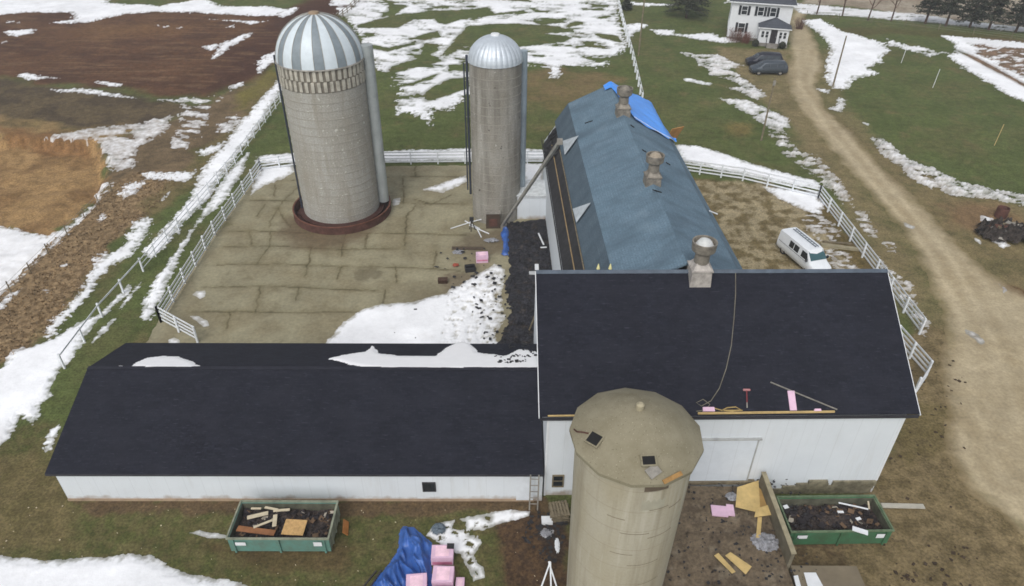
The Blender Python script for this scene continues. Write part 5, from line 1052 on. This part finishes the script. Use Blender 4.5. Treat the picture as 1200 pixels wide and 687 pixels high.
# ---------------------------------------------------------------- vegetation
M_bark = mat('bark', lin(84, 68, 58), .95, var=.3, scale=3); M_twig = mat('twigs', lin(112, 88, 78), .95, var=.2); M_need = mat('dark_needles', lin(70, 74, 60), .9, var=.5, scale=1.3, col2=lin(48, 52, 42)); M_need2 = mat('green_needles', lin(56, 66, 40), .9, var=.5, scale=1.3, col2=lin(30, 36, 26))
def branchy(seed, h, levels=4, spread=.55, r0=.14, n_first=9, start=.28):
    rnd = random.Random(seed); tr = MB(); cr = MB()
    pts = [Vector((0, 0, 0))]
    for i in range(6): pts.append(pts[-1]+Vector((rnd.uniform(-.06, .06)*h/5, rnd.uniform(-.06, .06)*h/5, h/6)))
    rads = [r0*(1-.15*i) for i in range(7)]; tr.tube(pts, rads, 7)
    def grow(p, d, L, r, lv):
        q = p; prevp = [p]
        for i in range(3): d = (d+Vector((rnd.uniform(-.22, .22), rnd.uniform(-.22, .22), rnd.uniform(-.02, .2)))).normalized(); q = q+d*L/3; prevp.append(q)
        cr.tube(prevp, [r, r*.8, r*.6, r*.35], 4 if lv > 1 else 3, caps=False)
        if lv <= 0: return
        for k in range(3 if lv > 1 else 4):
            t = rnd.choice(prevp[1:]); nd = (d+Vector((rnd.uniform(-1, 1), rnd.uniform(-1, 1), rnd.uniform(-.3, .7)))*spread*1.3).normalized(); grow(t, nd, L*.6, r*.5, lv-1)
    for k in range(n_first):
        t = start+(1-start)*k/n_first; i = t*6; p = pts[int(i)].lerp(pts[min(6, int(i)+1)], i-int(i)); a = k*2.4+rnd.random(); grow(p, Vector((math.cos(a), math.sin(a), .7+.5*t)).normalized(), h*.36*(1.1-.5*t), r0*.42, levels-2)
    return tr, cr
def bare_tree(loc, seed, h, label):
    e = empty('bare_tree', loc, seed, label, 'tree', 'bare roadside trees'); tr, cr = branchy(seed, h, 5, r0=.15); tr.build('trunk', M_bark, e, smooth=True); cr.build('crown', M_twig, e); return e
def conifer(loc, seed, h, rad, z0, label, m, group='roadside conifers'):
    rnd = random.Random(seed); e = empty('conifer_tree', loc, 0, label, 'tree', group)
    MB().tube([(0, 0, -.1), (.05, 0, h*.5), (0, 0, h*.95)], [.2, .14, .03], 8).build('trunk', M_bark, e, smooth=True)
    br = MB(); lf = MB(); nb_ = int(26+h*7)
    for i in range(nb_):
        t = (i+rnd.random())/nb_; z = z0+(h-z0)*t; L = rad*(1-t)**.75*rnd.uniform(.65, 1.12)*(.75+.25*min(1, t*8)); a = i*2.399+rnd.uniform(-.3, .3); dz = rnd.uniform(-.28, .12)*L
        c, s = math.cos(a), math.sin(a); end = Vector((c*L, s*L, z+dz)); st = Vector((0, 0, z)); br.tube([st, st.lerp(end, .5)+Vector((0, 0, .08*L)), end], [.05, .03, .01], 3, caps=False)
        for k in range(int(16+L*20)):
            u = rnd.uniform(.18, 1.0)**.8; p = st.lerp(end, u)+Vector((rnd.gauss(0, .16*L*.6+.08), rnd.gauss(0, .16*L*.6+.08), rnd.gauss(0, .10)+.08*L*(1-abs(2*u-1))))
            sz = rnd.uniform(.10, .24); M = Matrix.Rotation(rnd.uniform(0, 6.28), 3, 'Z') @ Matrix.Rotation(rnd.uniform(-1.0, 1.0), 3, 'X') @ Matrix.Rotation(rnd.uniform(-.7, .7), 3, 'Y')
            lf.face([p+M @ Vector(v) for v in ((-sz, -sz*.35, 0), (sz, -sz*.3, 0), (sz*1.2, sz*.3, 0), (-sz*.7, sz*.4, 0))], uvs=[(0, 0)]*4)
    cr = lf.build('crown', m, e); br.build('branches', M_bark, cr); return e
names = ['leftmost bare tree of the roadside row, beside the end of the drive', 'second bare tree from the left in the roadside row', 'third bare tree from the left in the roadside row', 'bare tree just left of the first roadside conifer']
for i, (x, y) in enumerate(((957, 17), (987, 19), (1017, 24), (1044, 25))): bare_tree(P(x, y), 3+i, 6.5+.4*(i % 2), names[i])
names = ['leftmost conifer of the roadside row', 'second conifer from the left with a leaning open crown', 'third roadside conifer with a low dense crown', 'fourth roadside conifer, wide and dark', 'roadside conifer nearest the right edge of the view', 'last roadside conifer at the edge of the view']
for i, (x, y, h, rad, z0) in enumerate(((1084, 28, 8, 2.5, 1.9), (1108, 31, 8.5, 2.6, 1.9), (1136, 32.5, 7.5, 2.5, 1.0), (1158, 35.5, 8.5, 2.9, 1.6), (1190, 38, 8, 2.7, 1.3), (1214, 40, 8, 2.7, 1.5))): conifer(P(x, y), 40+i, h, rad, z0, names[i], M_need)
conifer(P(804, 21), 60, 10, 4.6, 1.2, 'broad dark spruce on the far lawn left of the farmhouse', M_need, 'lawn conifers'); conifer(P(734, 12), 61, 2.6, 1.1, .1, 'small dark evergreen at the head of the far lawn fence', M_need, 'lawn conifers')
def shrub(loc, seed, h, w_, label, m, group=None):
    rnd = random.Random(seed); q = MB()
    for i in range(90):
        a = rnd.uniform(0, 6.28); tl = rnd.uniform(.1, .75); p = Vector((rnd.gauss(0, w_*.18), rnd.gauss(0, w_*.14), 0)); pts = [p]; d = Vector((math.cos(a)*tl, math.sin(a)*tl, 1)).normalized()
        for k in range(4): d = (d+Vector((rnd.uniform(-.2, .2), rnd.uniform(-.2, .2), .05))).normalized(); pts.append(pts[-1]+d*h*rnd.uniform(.18, .3))
        q.tube(pts, [.022, .018, .014, .01, .006], 3, caps=False)
        for k in range(5): s = pts[rnd.randint(2, 4)]; e = s+Vector((rnd.uniform(-.3, .3), rnd.uniform(-.3, .3), rnd.uniform(0, .3))); q.tube([s, e], [.01, .005], 3, caps=False)
    o = q.build('bare_shrub', m); o.location = loc; return tag(o, label, 'shrub', group)
hM = Matrix.Translation((ha.x, ha.y, 0)) @ Matrix.Rotation(R(-15), 4, 'Z')
shrub(hM @ Vector((1.3, -1.1, 0)), 1, 2.0, 3.0, 'pale bare shrub before the left front window of the farmhouse', M_twig, 'bare shrubs by the house'); shrub(hM @ Vector((2.9, -1.3, 0)), 2, 1.5, 2.6, 'reddish bare shrub between the window and the porch of the farmhouse', mat('red_twigs', lin(110, 72, 60), .9), 'bare shrubs by the house')
for i, (x, m_) in enumerate(((4.3, M_need), (8.2, M_need))): 
    q = MB(); rnd = random.Random(80+i)
    for k in range(600):
        v = Vector((rnd.gauss(0, 1), rnd.gauss(0, 1), rnd.gauss(0, 1))).normalized()*rnd.uniform(.6, 1); p = Vector((v.x*.5, v.y*.5, .55+v.z*.5)); M = Matrix.Rotation(rnd.uniform(0, 6), 3, 'Z') @ Matrix.Rotation(rnd.uniform(-1.5, 1.5), 3, 'X'); s = .07
        q.face([p+M @ Vector(c) for c in ((-s, -s, 0), (s, -s, 0), (s, s, 0), (-s, s, 0))], uvs=[(0, 0)]*4)
    o = q.build('evergreen_bush', m_); o.location = hM @ Vector((x, -3.1, 0)); tag(o, 'small round evergreen bush '+('left' if i == 0 else 'right')+' of the porch steps', 'bush', 'bushes by the porch')
shrub(P(928, 40)+Vector((2.2, 3, 0)), 5, 1.6, 1.5, 'small bare shrub at the road beyond the farmhouse', M_twig)

# dry grass tufts on the brushy bank and rough edges
def tufts(poly, n, label, name, colr, h=.35, seed=0):
    pw = world(poly); rnd = np.random.default_rng(seed); x0, y0 = pw.min(0); x1, y1 = pw.max(0); q = MB(); px = rnd.uniform(x0, x1, n*3); py = rnd.uniform(y0, y1, n*3); s = sdist(pw, px, py, 2); k = s > 0; px, py = px[k][:n], py[k][:n]
    # ground height by nearest grid vertex
    ri = np.clip(np.searchsorted(ys, py), 0, NY-1); ci = np.clip(np.round((px/W[ri]+1)/2*1080).astype(int)+7, 0, NX-1); pz = Z[ri, ci]
    for a, b_, c in zip(px, py, pz):
        for _ in range(5):
            t = random.uniform(0, 6.28); hh = h*random.uniform(.5, 1.2); dx, dy = math.cos(t), math.sin(t); L = hh*random.uniform(.3, .9)
            q.face([(a-dy*.05, b_+dx*.05, c-.02), (a+dy*.05, b_-dx*.05, c-.02), (a+dx*L, b_+dy*L, c+hh)], uvs=[(0, 0)]*3)
    return tag(q.build(name, mat(name+'_blades', colr, .95, var=.45, scale=2), None), label, 'grass', None, 'stuff')
tufts([(-40, 385), (0, 345), (50, 290), (100, 245), (130, 215), (170, 200), (215, 205), (190, 240), (160, 262), (130, 285), (110, 320), (90, 350), (60, 385), (30, 410), (-40, 450)], 1100, 'dry brown grass tufts covering the bank between sand pit and fences', 'dry_grass', lin(150, 128, 98), .16, 5)

# ---------------------------------------------------------------- poles
def pole(px, py, h, r, label, arm=False):
    o0 = P(px, py); e = empty('utility_pole', o0, 0, label, 'pole', 'wooden utility poles'); MB().tube([(0, 0, -.2), (0, 0, h)], [r, r*.7], 8).build('shaft', M_wood, e, smooth=True)
    if arm: MB().box((0, -.12, h-.5), (.25, .12, .5)).build('bracket_box', M_galvd, e)
    return e
pole(892, 165, 6.9, .11, 'slender wooden pole left of the drive below the parked cars', True); pole(976, 101, 6.4, .12, 'dark wooden pole on the snow right of the drive'); pole(748, 66, 9.5, .12, 'tall thin pole on the far lawn behind the blue barn')
for i, (a, h) in enumerate((((1056, 74), 2.2), ((1093, 103), 2.4), ((1165, 171), 2.4))):
    o = MB().tube([(0, 0, 0), (.15, .1, h)], .035, 6).build('marker_stake', M_tan if i == 2 else M_trim); o.location = P(*a); tag(o, ['thin pale stake on the right lawn nearest the pole snow patch', 'thin pale stake in the middle of the right lawn', 'thin tan stake in the lower right lawn above the snow bank'][i], 'stake', 'stakes in the lawn')

# ---------------------------------------------------------------- materials and junk around the barns
def foam_pack(px, py, z, sx, sy, sz, rz, label, m=None):
    e = empty('foam_pack', P(px, py, z), rz, label, 'foam pack', 'pink foam board packs'); n = max(2, int(sz/.14))
    for i in range(n): MB().box((random.uniform(-.008, .008), random.uniform(-.008, .008), sz*(i+.5)/n), (sx, sy, sz/n-.006)).build('foam_layer', m or M_pink, e)
    MB().box((0, 0, sz+.004), (sx*.62, sy*.8, .006)).build('wrap_label', mat('wrap_label', lin(236, 200, 214), .5), e)
    MB().box((0, -sy/2-.004, sz*.25), (sx*.9, .006, sz*.35)).build('wrap_band', mat('deep_pink', lin(206, 128, 158), .6), e)
    return e
foam_pack(519, 655, .0, 1.05, .7, .62, .02, 'pink foam pack farthest from the camera in the stack by the blue tarp')
foam_pack(520, 682, .0, .98, .82, .66, -.02, 'square pink foam pack in the middle of the row by the blue tarp')
foam_pack(518, 708, .0, 1.0, .8, .66, .03, 'pink foam pack cut by the bottom edge of the view')
foam_pack(489, 692, .0, .95, .95, .60, .1, 'torn pink foam pack lying on the edge of the blue tarp')
foam_pack(539, 690, .0, .4, .8, .3, .0, 'narrow low pink foam pack on the right of the row')
o = MB().box((0, 0, .0), (.35, .3, .02)).build('dark_sheet', M_felt); o.location = P(528, 640, .65); tag(o, 'small dark square sheet on top of the farthest pink foam pack', 'sheet')
flat_on(843, 599, 1.12, .78, .62, -.1, M_pink, 'foam_board', 'left half of the lilac foam boards lying on the ramp', 'foam board', .08, 'lilac foam boards on the ramp'); flat_on(856, 598, 1.12, .35, .66, -.12, M_pink, 'foam_board', 'right narrow lilac foam board on the ramp', 'foam board', .08, 'lilac foam boards on the ramp')
def sheet_poly(pts, z, m, name, label, cat, t=.025, group=None, dz=None):
    q = MB().slab([P(x, y, z+(dz[i] if dz else 0)) for i, (x, y) in enumerate(pts)], t).build(name, m); return tag(q, label, cat, group)
M_ply2 = mat('plywood_dark', lin(168, 136, 84), .8, var=.15)
sheet_poly([(864, 571), (889, 563), (891, 601), (862, 594)], 1.22, M_ply, 'plywood_sheet', 'largest yellow plywood sheet leaning in the corner of the ramp', 'plywood', group='yellow plywood sheets')
sheet_poly([(884, 606), (886, 596), (906, 590), (907, 603)], 1.30, M_ply, 'plywood_sheet', 'narrow yellow plywood sheet next to the retaining wall', 'plywood', group='yellow plywood sheets')
sheet_poly([(889, 571), (897, 578), (904, 592), (889, 597)], 1.18, M_ply2, 'plywood_sheet', 'darker plywood sheet tucked behind the large yellow one', 'plywood', group='yellow plywood sheets')
sheet_poly([(888, 606), (893, 606), (891, 630), (886, 630)], 1.16, M_ply, 'plank', 'pale yellow plank pointing at the camera below the plywood sheets', 'plank')
sheet_poly([(837, 651), (842, 648), (862, 670), (858, 672)], 1.13, M_ply, 'plank', 'narrower of two yellow boards lying on the open ramp', 'plank')
sheet_poly([(850, 651), (856, 647), (881, 664), (874, 673)], 1.16, M_ply, 'plank', 'wider of two yellow boards lying on the open ramp', 'plank')
sheet_poly([(942, 671), (956, 671), (969, 695), (949, 695)], 1.14, M_trim, 'siding_sheet', 'wide white panel on the concrete apron at the bottom edge', 'panel'); sheet_poly([(930, 675), (935, 674), (941, 695), (935, 695)], 1.14, M_trim, 'siding_sheet', 'narrow white panel on the concrete apron at the bottom edge', 'panel')
# crumpled foil / plastic
def crumple(loc, rx, ry, rz_, m, name, label, cat, seed, n=26, amp=.6):
    q = MB(); xs_ = np.linspace(-1, 1, n); gx, gy = np.meshgrid(xs_, xs_); r = np.sqrt(gx**2+gy**2); hgt = np.clip(1-r**2.2, 0, 1)**.6
    nz = fbm(gx*rx*2+seed, gy*ry*2+seed*2, .5, 5, seed, .65); nz2 = np.abs(fbm(gx*rx+seed, gy*ry, .8, 3, seed+1)); zz = rz_*hgt*(.6+amp*nz+amp*nz2*1.3); ok = r < 1.0-.18*np.abs(fbm(gx, gy, .4, 3, seed+2))*2
    jx = gx*rx+.12*rx*nz; jy = gy*ry+.12*ry*nz2
    for i in range(n-1):
        for j in range(n-1):
            if ok[i, j] and ok[i+1, j] and ok[i, j+1] and ok[i+1, j+1]: q.face([(jx[a, c], jy[a, c], zz[a, c]+.01) for a, c in ((i, j), (i, j+1), (i+1, j+1), (i+1, j))])
    o = q.build(name, m, None, smooth=True); o.location = loc; return tag(o, label, cat)
M_plas = mat('clear_plastic', lin(170, 172, 178), .45, scale=7, spec=.5, bump=.8, col2=lin(84, 82, 84))
crumple(P(896, 636, 1.04), .75, .6, .16, M_plas, 'plastic_wrap', 'crumpled grey plastic wrap beside the retaining wall on the ramp', 'plastic wrap', 7, amp=1.2)
crumple(P(858, 583, 1.04), .4, .3, .15, M_plas, 'plastic_wrap', 'small crumpled plastic near the plywood sheets at the barn door', 'plastic wrap', 9, amp=1.2)
# heap of blue tarp
pts = world([(468, 622), (472, 616), (487, 619), (497, 628), (507, 636), (507, 690), (480, 690), (476, 760), (400, 760), (432, 690), (456, 660), (466, 645)]); x0, y0 = pts.min(0); x1, y1 = pts.max(0); st = .045
gx, gy = np.meshgrid(np.arange(x0-.1, x1+.1, st), np.arange(max(y0, 16.5), y1+.1, st)); s_ = sdist(pts, gx, gy, 2)+fbm(gx, gy, .5, 3, 120)*.1
fold = np.abs(fbm(gx*1.6+gy*.5, gy*.6, .55, 3, 121)); fold = np.abs(fbm(gx*1.5+gy*.7+.2*fbm(gx, gy, .8, 2, 123), gy*.45, .75, 2, 121)); zz = .03+sst(0, .5, s_)*(.42-.9*np.minimum(fold, .4)+.05*fbm(gx, gy, .5, 2, 122))
q = MB(); ok = s_ > 0
for i in range(gx.shape[0]-1):
    for j in range(gx.shape[1]-1):
        if ok[i, j] and ok[i+1, j] and ok[i, j+1] and ok[i+1, j+1]: q.face([(gx[a, c], gy[a, c], zz[a, c]) for a, c in ((i, j), (i, j+1), (i+1, j+1), (i+1, j))], uvs=[(0, 0)]*4)
M_tarp2 = mat('royal_blue_tarp', lin(54, 94, 164), .45, var=.2, scale=1.5, bump=.1, spec=.5)
tag(q.build('blue_tarp_heap', M_tarp2, None, smooth=True), 'crumpled royal blue tarp heap on the lawn left of the pink foam packs', 'tarp')
for i, (a, b_) in enumerate((((424, 690), (441, 669)), ((431, 692), (447, 668)))):
    o = MB().bar(P(*a, .06+.02*i), P(*b_, .06+.02*i), .07, .05).build('dark_pole', mat('dark_bar', lin(58, 54, 54), .7)); tag(o, ('left' if i == 0 else 'right')+' of two dark bars lying at the left foot of the blue tarp heap', 'bar', 'dark bars by the tarp heap')
crumple(P(514, 622), .42, .4, .4, mat('slate_tarp', lin(92, 104, 114), .6, var=.25, bump=.4), 'grey_bag', 'slate grey bag on the snow behind the blue tarp heap', 'bag', 15, amp=.5)
# narrow debris around
names = ['tallest white pole of the three leaning poles left of the near silo', 'middle white pole of the three left of the near silo', 'right white pole of the three left of the near silo']
for i, (a, b_) in enumerate((((645, 658), (633, 692)), ((645, 659), (646, 696)), ((643, 658), (655, 696)))):
    o = MB().tube([P(*a, .9), P(*b_, .05)], .04, 6).build('white_pole', M_trim); tag(o, names[i], 'pole', 'white poles by the near silo')
pk = empty('pallet_stack', P(655, 604), R(3), 'weathered wooden pallets stacked between the near silo and the barn wall', 'pallets')
for k in range(4):
    q = MB(); z = .02+k*.14
    for j in range(3): q.box((0, -.4+j*.4, z+.045), (.95, .08, .08))
    for j in range(6): q.box((-.4+j*.16, 0, z+.1), (.11, .95, .02))
    q.build('pallet', M_wood, pk).rotation_euler = (0, 0, random.uniform(-.12, .12))
flat_on(641, 610, .12, .55, .4, .05, M_trim, 'white_box_lid', 'white rectangular lid on the ground left of the pallet stack', 'lid', .2)
crumple(P(640, 626), .35, .3, .14, M_plas, 'plastic_wrap', 'white crumpled plastic on dark ground left of the near silo', 'plastic wrap', 19); crumple(P(653, 640), .15, .5, .12, M_trim, 'white_scrap', 'narrow white scrap touching the left foot of the near silo', 'scrap', 20)

# yard junk by the slim silo
foam_pack(565, 306, .03, .95, .6, .7, .1, 'single pink foam pack standing on the concrete yard')
e = empty('black_crate', P(551, 317, .03), .2, 'open black crate on the yard beside the snow drift', 'crate'); MB().b2(-.4, .4, -.3, -.26, 0, .4).b2(-.4, .4, .26, .3, 0, .4).b2(-.4, -.36, -.26, .26, 0, .4).b2(.36, .4, -.26, .26, 0, .4).b2(-.36, .36, -.26, .26, 0, .05).build('shell', M_felt, e); MB().bar((-.4, 0, .4), (.4, 0, .5), .04, .03).build('handle', M_felt, e)
e = empty('brown_box', P(519, 331, .03), .05, 'low dark brown box lying on the open concrete', 'box'); MB().box((0, 0, .15), (.7, .4, .3)).build('base', mat('dark_brown', lin(62, 46, 36), .8), e); MB().box((0, 0, .32), (.74, .44, .04)).build('lid', mat('dark_brown_lid', lin(74, 56, 44), .8), e)
e = empty('chute_hopper', P(578, 267, .03), .05, 'dark brown metal hopper box against the foot of the slim silo', 'hopper'); MB().box((0, .3, .7), (1.25, .9, 1.4), taper=.92).build('body', mat('brown_metal', lin(76, 64, 54), .8, var=.25), e); MB().box((0, .3, 1.43), (1.3, .95, .05)).build('lid', M_galvd, e); MB().box((0, -.17, .6), (.7, .03, .7)).build('door', M_rust, e)
for i, (a, b_) in enumerate((((528, 268), (553, 260)), ((553, 260), (569, 256)), ((550, 264), (573, 274)), ((558, 266), (564, 278)), ((545, 259), (562, 268)))):
    o = MB().tube([P(*a, .1), P(*b_, .1+.35*(i == 1))], .05, 6).build('white_pipe', M_trim); tag(o, ['long white pipe pointing left from the slim silo foot', 'white pipe resting against the brown hopper', 'white pipe pointing right below the brown hopper', 'shortest white pipe pointing towards the snow drift', 'white pipe crossing under the tripod winch'][i], 'pipe', 'white pipes by the slim silo')
e = empty('winch_stand', P(553, 270, .03), 0, 'black tripod winch among white pipes beside the slim silo', 'winch')
for k in range(3): a = k*2.1+.3; MB().bar((.3*math.cos(a), .3*math.sin(a), 0), (0, 0, 1.0), .06, .06).build('leg', M_felt, e)
MB().box((0, 0, 1.08), (.35, .3, .3)).build('motor', M_felt, e)
crumple(P(576, 283, .03), .7, .4, .3, M_plas, 'plastic_wrap', 'grey crumpled plastic below the brown hopper', 'plastic wrap', 31); crumple(P(537, 296, .03), .55, .4, .12, M_plas, 'plastic_wrap', 'thin pale plastic on the concrete left of the single pink pack', 'plastic wrap', 33)
crumple(P(534, 312, .03), .28, .28, .3, mat('red_cloth', lin(150, 78, 62), .8), 'red_bucket', 'small reddish cloth bundle on the concrete', 'bundle', 35); crumple(P(529, 304, .03), .5, .3, .18, M_rub, 'brown_scrap', 'olive brown scrap heap on the concrete left of the pink pack', 'scrap heap', 37) if False else None
flat_on(548, 291, .06, 2.6, .45, .0, mat('shadow_strip', lin(84, 72, 60), .9), 'shadow_strip', 'long dark strip standing for the shadow smear on the concrete above the single pink pack', 'plank', .05)  # thin brown strip added as the shadow smear on the concrete
# blue tarp strip beside rubble
pw = world([(589, 268), (596, 266), (598, 275), (597, 288), (596, 302), (587, 300), (590, 288), (586, 276)]); x0, y0 = pw.min(0)-.1; x1, y1 = pw.max(0)+.1
gx, gy = np.meshgrid(np.arange(x0, x1, .08), np.arange(y0, y1, .08)); s_ = sdist(pw, gx, gy, 2)+fbm(gx, gy, .5, 3, 130)*.12; zz = .1+sst(0, .4, s_)*(.25+.4*np.abs(fbm(gx, gy, .5, 3, 131))); q = MB(); ok = s_ > 0
for i in range(gx.shape[0]-1):
    for j in range(gx.shape[1]-1):
        if ok[i, j] and ok[i+1, j] and ok[i, j+1] and ok[i+1, j+1]: q.face([(gx[a, c], gy[a, c], zz[a, c]) for a, c in ((i, j), (i, j+1), (i+1, j+1), (i+1, j))], uvs=[(0, 0)]*4)
tag(q.build('tarp_strip', M_tarp2, None, smooth=True), 'blue tarp strip showing at the left edge of the shingle rubble', 'tarp')
flat_on(634, 280, .55, .12, 1.9, .2, M_trim, 'white_strip', 'long white strip lying on the shingle rubble', 'strip', .05); flat_on(637, 290, .55, .5, .12, .1, M_trim, 'white_strip', 'short white strip crossing the end of the long one on the rubble', 'strip', .05); flat_on(629, 313, .6, .3, .8, .0, M_trim, 'siding_sheet', 'white panel scrap on the rubble beside the charcoal gable', 'panel', .05)
o = MB().bar(P(620, 387, .4), P(627, 370, 1.6), .1, .06).build('leaning_board', M_wood); tag(o, 'weathered board leaning out of the rubble against the tall barn', 'board')
# scattered scraps of shingle
def scatter(polys, n, z, label, name, m, size=(.05, .22), seed=1, px=True):
    rnd = random.Random(seed); q = MB(); pws = [world(p) for p in polys]
    for pw, cnt in zip(pws, n):
        x0, y0 = pw.min(0); x1, y1 = pw.max(0); c = 0; xs_ = np.array([rnd.uniform(x0, x1) for _ in range(cnt*4)]); ysx = np.array([rnd.uniform(y0, y1) for _ in range(cnt*4)]); s = sdist(pw, xs_, ysx, 2)
        for x, y_ in zip(xs_[s > 0][:cnt], ysx[s > 0][:cnt]):
            sz = rnd.uniform(*size); M = Matrix.Rotation(rnd.uniform(0, 6.3), 3, 'Z') @ Matrix.Rotation(rnd.gauss(0, .25), 3, 'X'); q.box((x, y_, z+sz*.1), (sz, sz*rnd.uniform(.4, 1), .02), M)
    return tag(q.build(name, m), label, 'scraps', None, 'stuff')
scatter([[(545, 330), (585, 312), (600, 340), (600, 400), (560, 400)], [(480, 360), (560, 330), (560, 400), (440, 400)], [(520, 290), (590, 290), (560, 340), (500, 340)], [(596, 262), (650, 262), (655, 400), (600, 400)]], [55, 6, 26, 350], .18, 'dark shingle scraps strewn over the snow drift and rubble by the barns', 'shingle_scraps', M_felt, (.07, .34), 3)
scatter([[(785, 570), (930, 570), (960, 700), (770, 700)], [(840, 570), (925, 575), (930, 620), (870, 620)]], [260, 90], 1.09, 'small dark shingle scraps littering the loading ramp', 'ramp_scraps', M_felt, (.03, .14), 5)
scatter([[(1040, 420), (1130, 420), (1150, 687), (1030, 687)], [(1050, 660), (1120, 640), (1110, 687), (1040, 687)]], [70, 25], .03, 'dark clods and scraps dotted over the dirt right of the green dumpster', 'dirt_clods', mat('clod', lin(66, 54, 42), .9, var=.3), (.05, .2), 6)
scatter([[(0, 590), (640, 600), (640, 687), (0, 687)]], [70], .02, 'tiny pale litter flecks on the front lawn', 'lawn_litter', MATS['pale_lath'], (.02, .07), 7)
scatter([[(625, 600), (665, 604), (660, 660), (640, 660), (610, 630)]], [110], .04, 'dark shingle scraps around the foot of the near silo', 'silo_foot_scraps', M_felt, (.05, .2), 9)
# snowy junk heap by the drive
jc = P(1176, 276)
crumple(jc, 2.5, 2.0, 1.1, mat('ash_heap', lin(62, 56, 52), .95, var=.5, scale=3, bump=1), 'junk_heap', 'dark heap of ash and rubble with snow by the right edge of the view', 'heap', 41, n=50, amp=1.0)
for i in range(26):
    a = random.uniform(0, 6.28); r_ = random.uniform(.2, 2.1); x, y_ = math.cos(a)*r_, math.sin(a)*r_*.8; sz = random.uniform(.18, .5)
    q = MB().box((0, 0, 0), (sz, sz*random.uniform(.5, 1), sz*random.uniform(.3, .8)), Matrix.Rotation(random.uniform(0, 3), 3, 'X'), taper=.7)
    o = q.build('rubble_block', [M_black, M_galvd, M_wood, M_rust, mat('grey_stone', lin(96, 92, 88), .9)][i % 5]); o.location = jc+Vector((x, y_, .15+.85*max(0, 1-(r_/2.3)**2))); o.rotation_euler = (random.uniform(-.5, .5), 0, random.uniform(0, 3)); tag(o, 'broken block among many in the dark junk heap at the right edge', 'rubble', 'broken blocks in the junk heap')
e = empty('tree_stump', P(1172, 254), 0, 'rusty brown drum standing behind the junk heap', 'drum'); MB().lathe([(.5, 0), (.52, .3), (.5, .32), (.5, .6), (.52, .62), (.5, .9), (.44, .9), (.42, .7), (0, .68)], 24).build('shell', M_rust, e, smooth=True)
e.name = 'rusty_drum'
o = MB().bar(P(962, 287, .12), P(1012, 293, .12), .35, .2).build('timber_beam', MATS['cap_wood']); tag(o, 'pale timber beam lying on the mud between the van and the white fence', 'beam')
o = MB().bar(P(964, 283, .1), P(998, 286, .1), .15, .14).build('timber_beam', M_wood); tag(o, 'thinner grey timber lying behind the pale beam beside the van', 'beam')

# ---------------------------------------------------------------- the winter air
q = MB().b2(-130, 260, -12, 330, -4, 34); m = bpy.data.materials.new('winter_air'); m.use_nodes = True; t_ = m.node_tree; t_.nodes.remove(t_.nodes['Principled BSDF'])
pv = t_.nodes.new('ShaderNodeVolumePrincipled'); pv.inputs['Color'].default_value = (.86, .9, .95, 1); pv.inputs['Density'].default_value = .0006; t_.links.new(pv.outputs[0], t_.nodes['Material Output'].inputs['Volume'])
hz = q.build('haze', m); hz['kind'] = 'stuff'; hz['label'] = 'thin pale winter haze over the whole farm'; hz['category'] = 'haze'

q = MB(); rnd = random.Random(33)
for i in range(60):
    px_, py_ = rnd.gauss(612, 16), rnd.uniform(404, 428)
    if px_ > 632: continue
    c_ = PP(px_, py_, p2, n2)+n2*.09; sz = rnd.uniform(.06, .22); q.box(c_, (sz, sz*rnd.uniform(.4, 1), .02), Matrix.Rotation(rnd.uniform(0, 6.3), 3, 'Z') @ Matrix.Rotation(rnd.gauss(-.3, .2), 3, 'X'))
tag(q.build('roof_scraps', M_felt), 'dark shingle scraps scattered over the right end of the long roof snow', 'scraps', None, 'stuff')
for (d_, nm) in ((dA, 'teal'), (dB, 'green')):
    q = MB(); rnd = random.Random(len(nm))
    for i in range(170):
        x, y_ = rnd.uniform(-2.2, 2.2), rnd.uniform(-.85, .85); sz = rnd.uniform(.08, .34); q.box((x, y_, .74+rnd.uniform(-.04, .12)), (sz, sz*rnd.uniform(.3, .9), .02), Matrix.Rotation(rnd.uniform(0, 6.3), 3, 'Z') @ Matrix.Rotation(rnd.gauss(0, .5), 3, 'X'), mi=(0 if rnd.random() < .68 else (1 if rnd.random() < .7 else 2)))
    o = q.build('torn_scraps', [mat('scrap_black', lin(48, 44, 46), .9, var=.4), mat('scrap_brown', lin(104, 84, 66), .9, var=.3), mat('scrap_pale', lin(168, 160, 146), .9, var=.2)]); o.location = d_.location; o.rotation_euler = d_.rotation_euler
    tag(o, 'mixed torn scraps on top of the load in the '+nm+' dumpster', 'scraps', None, 'stuff')
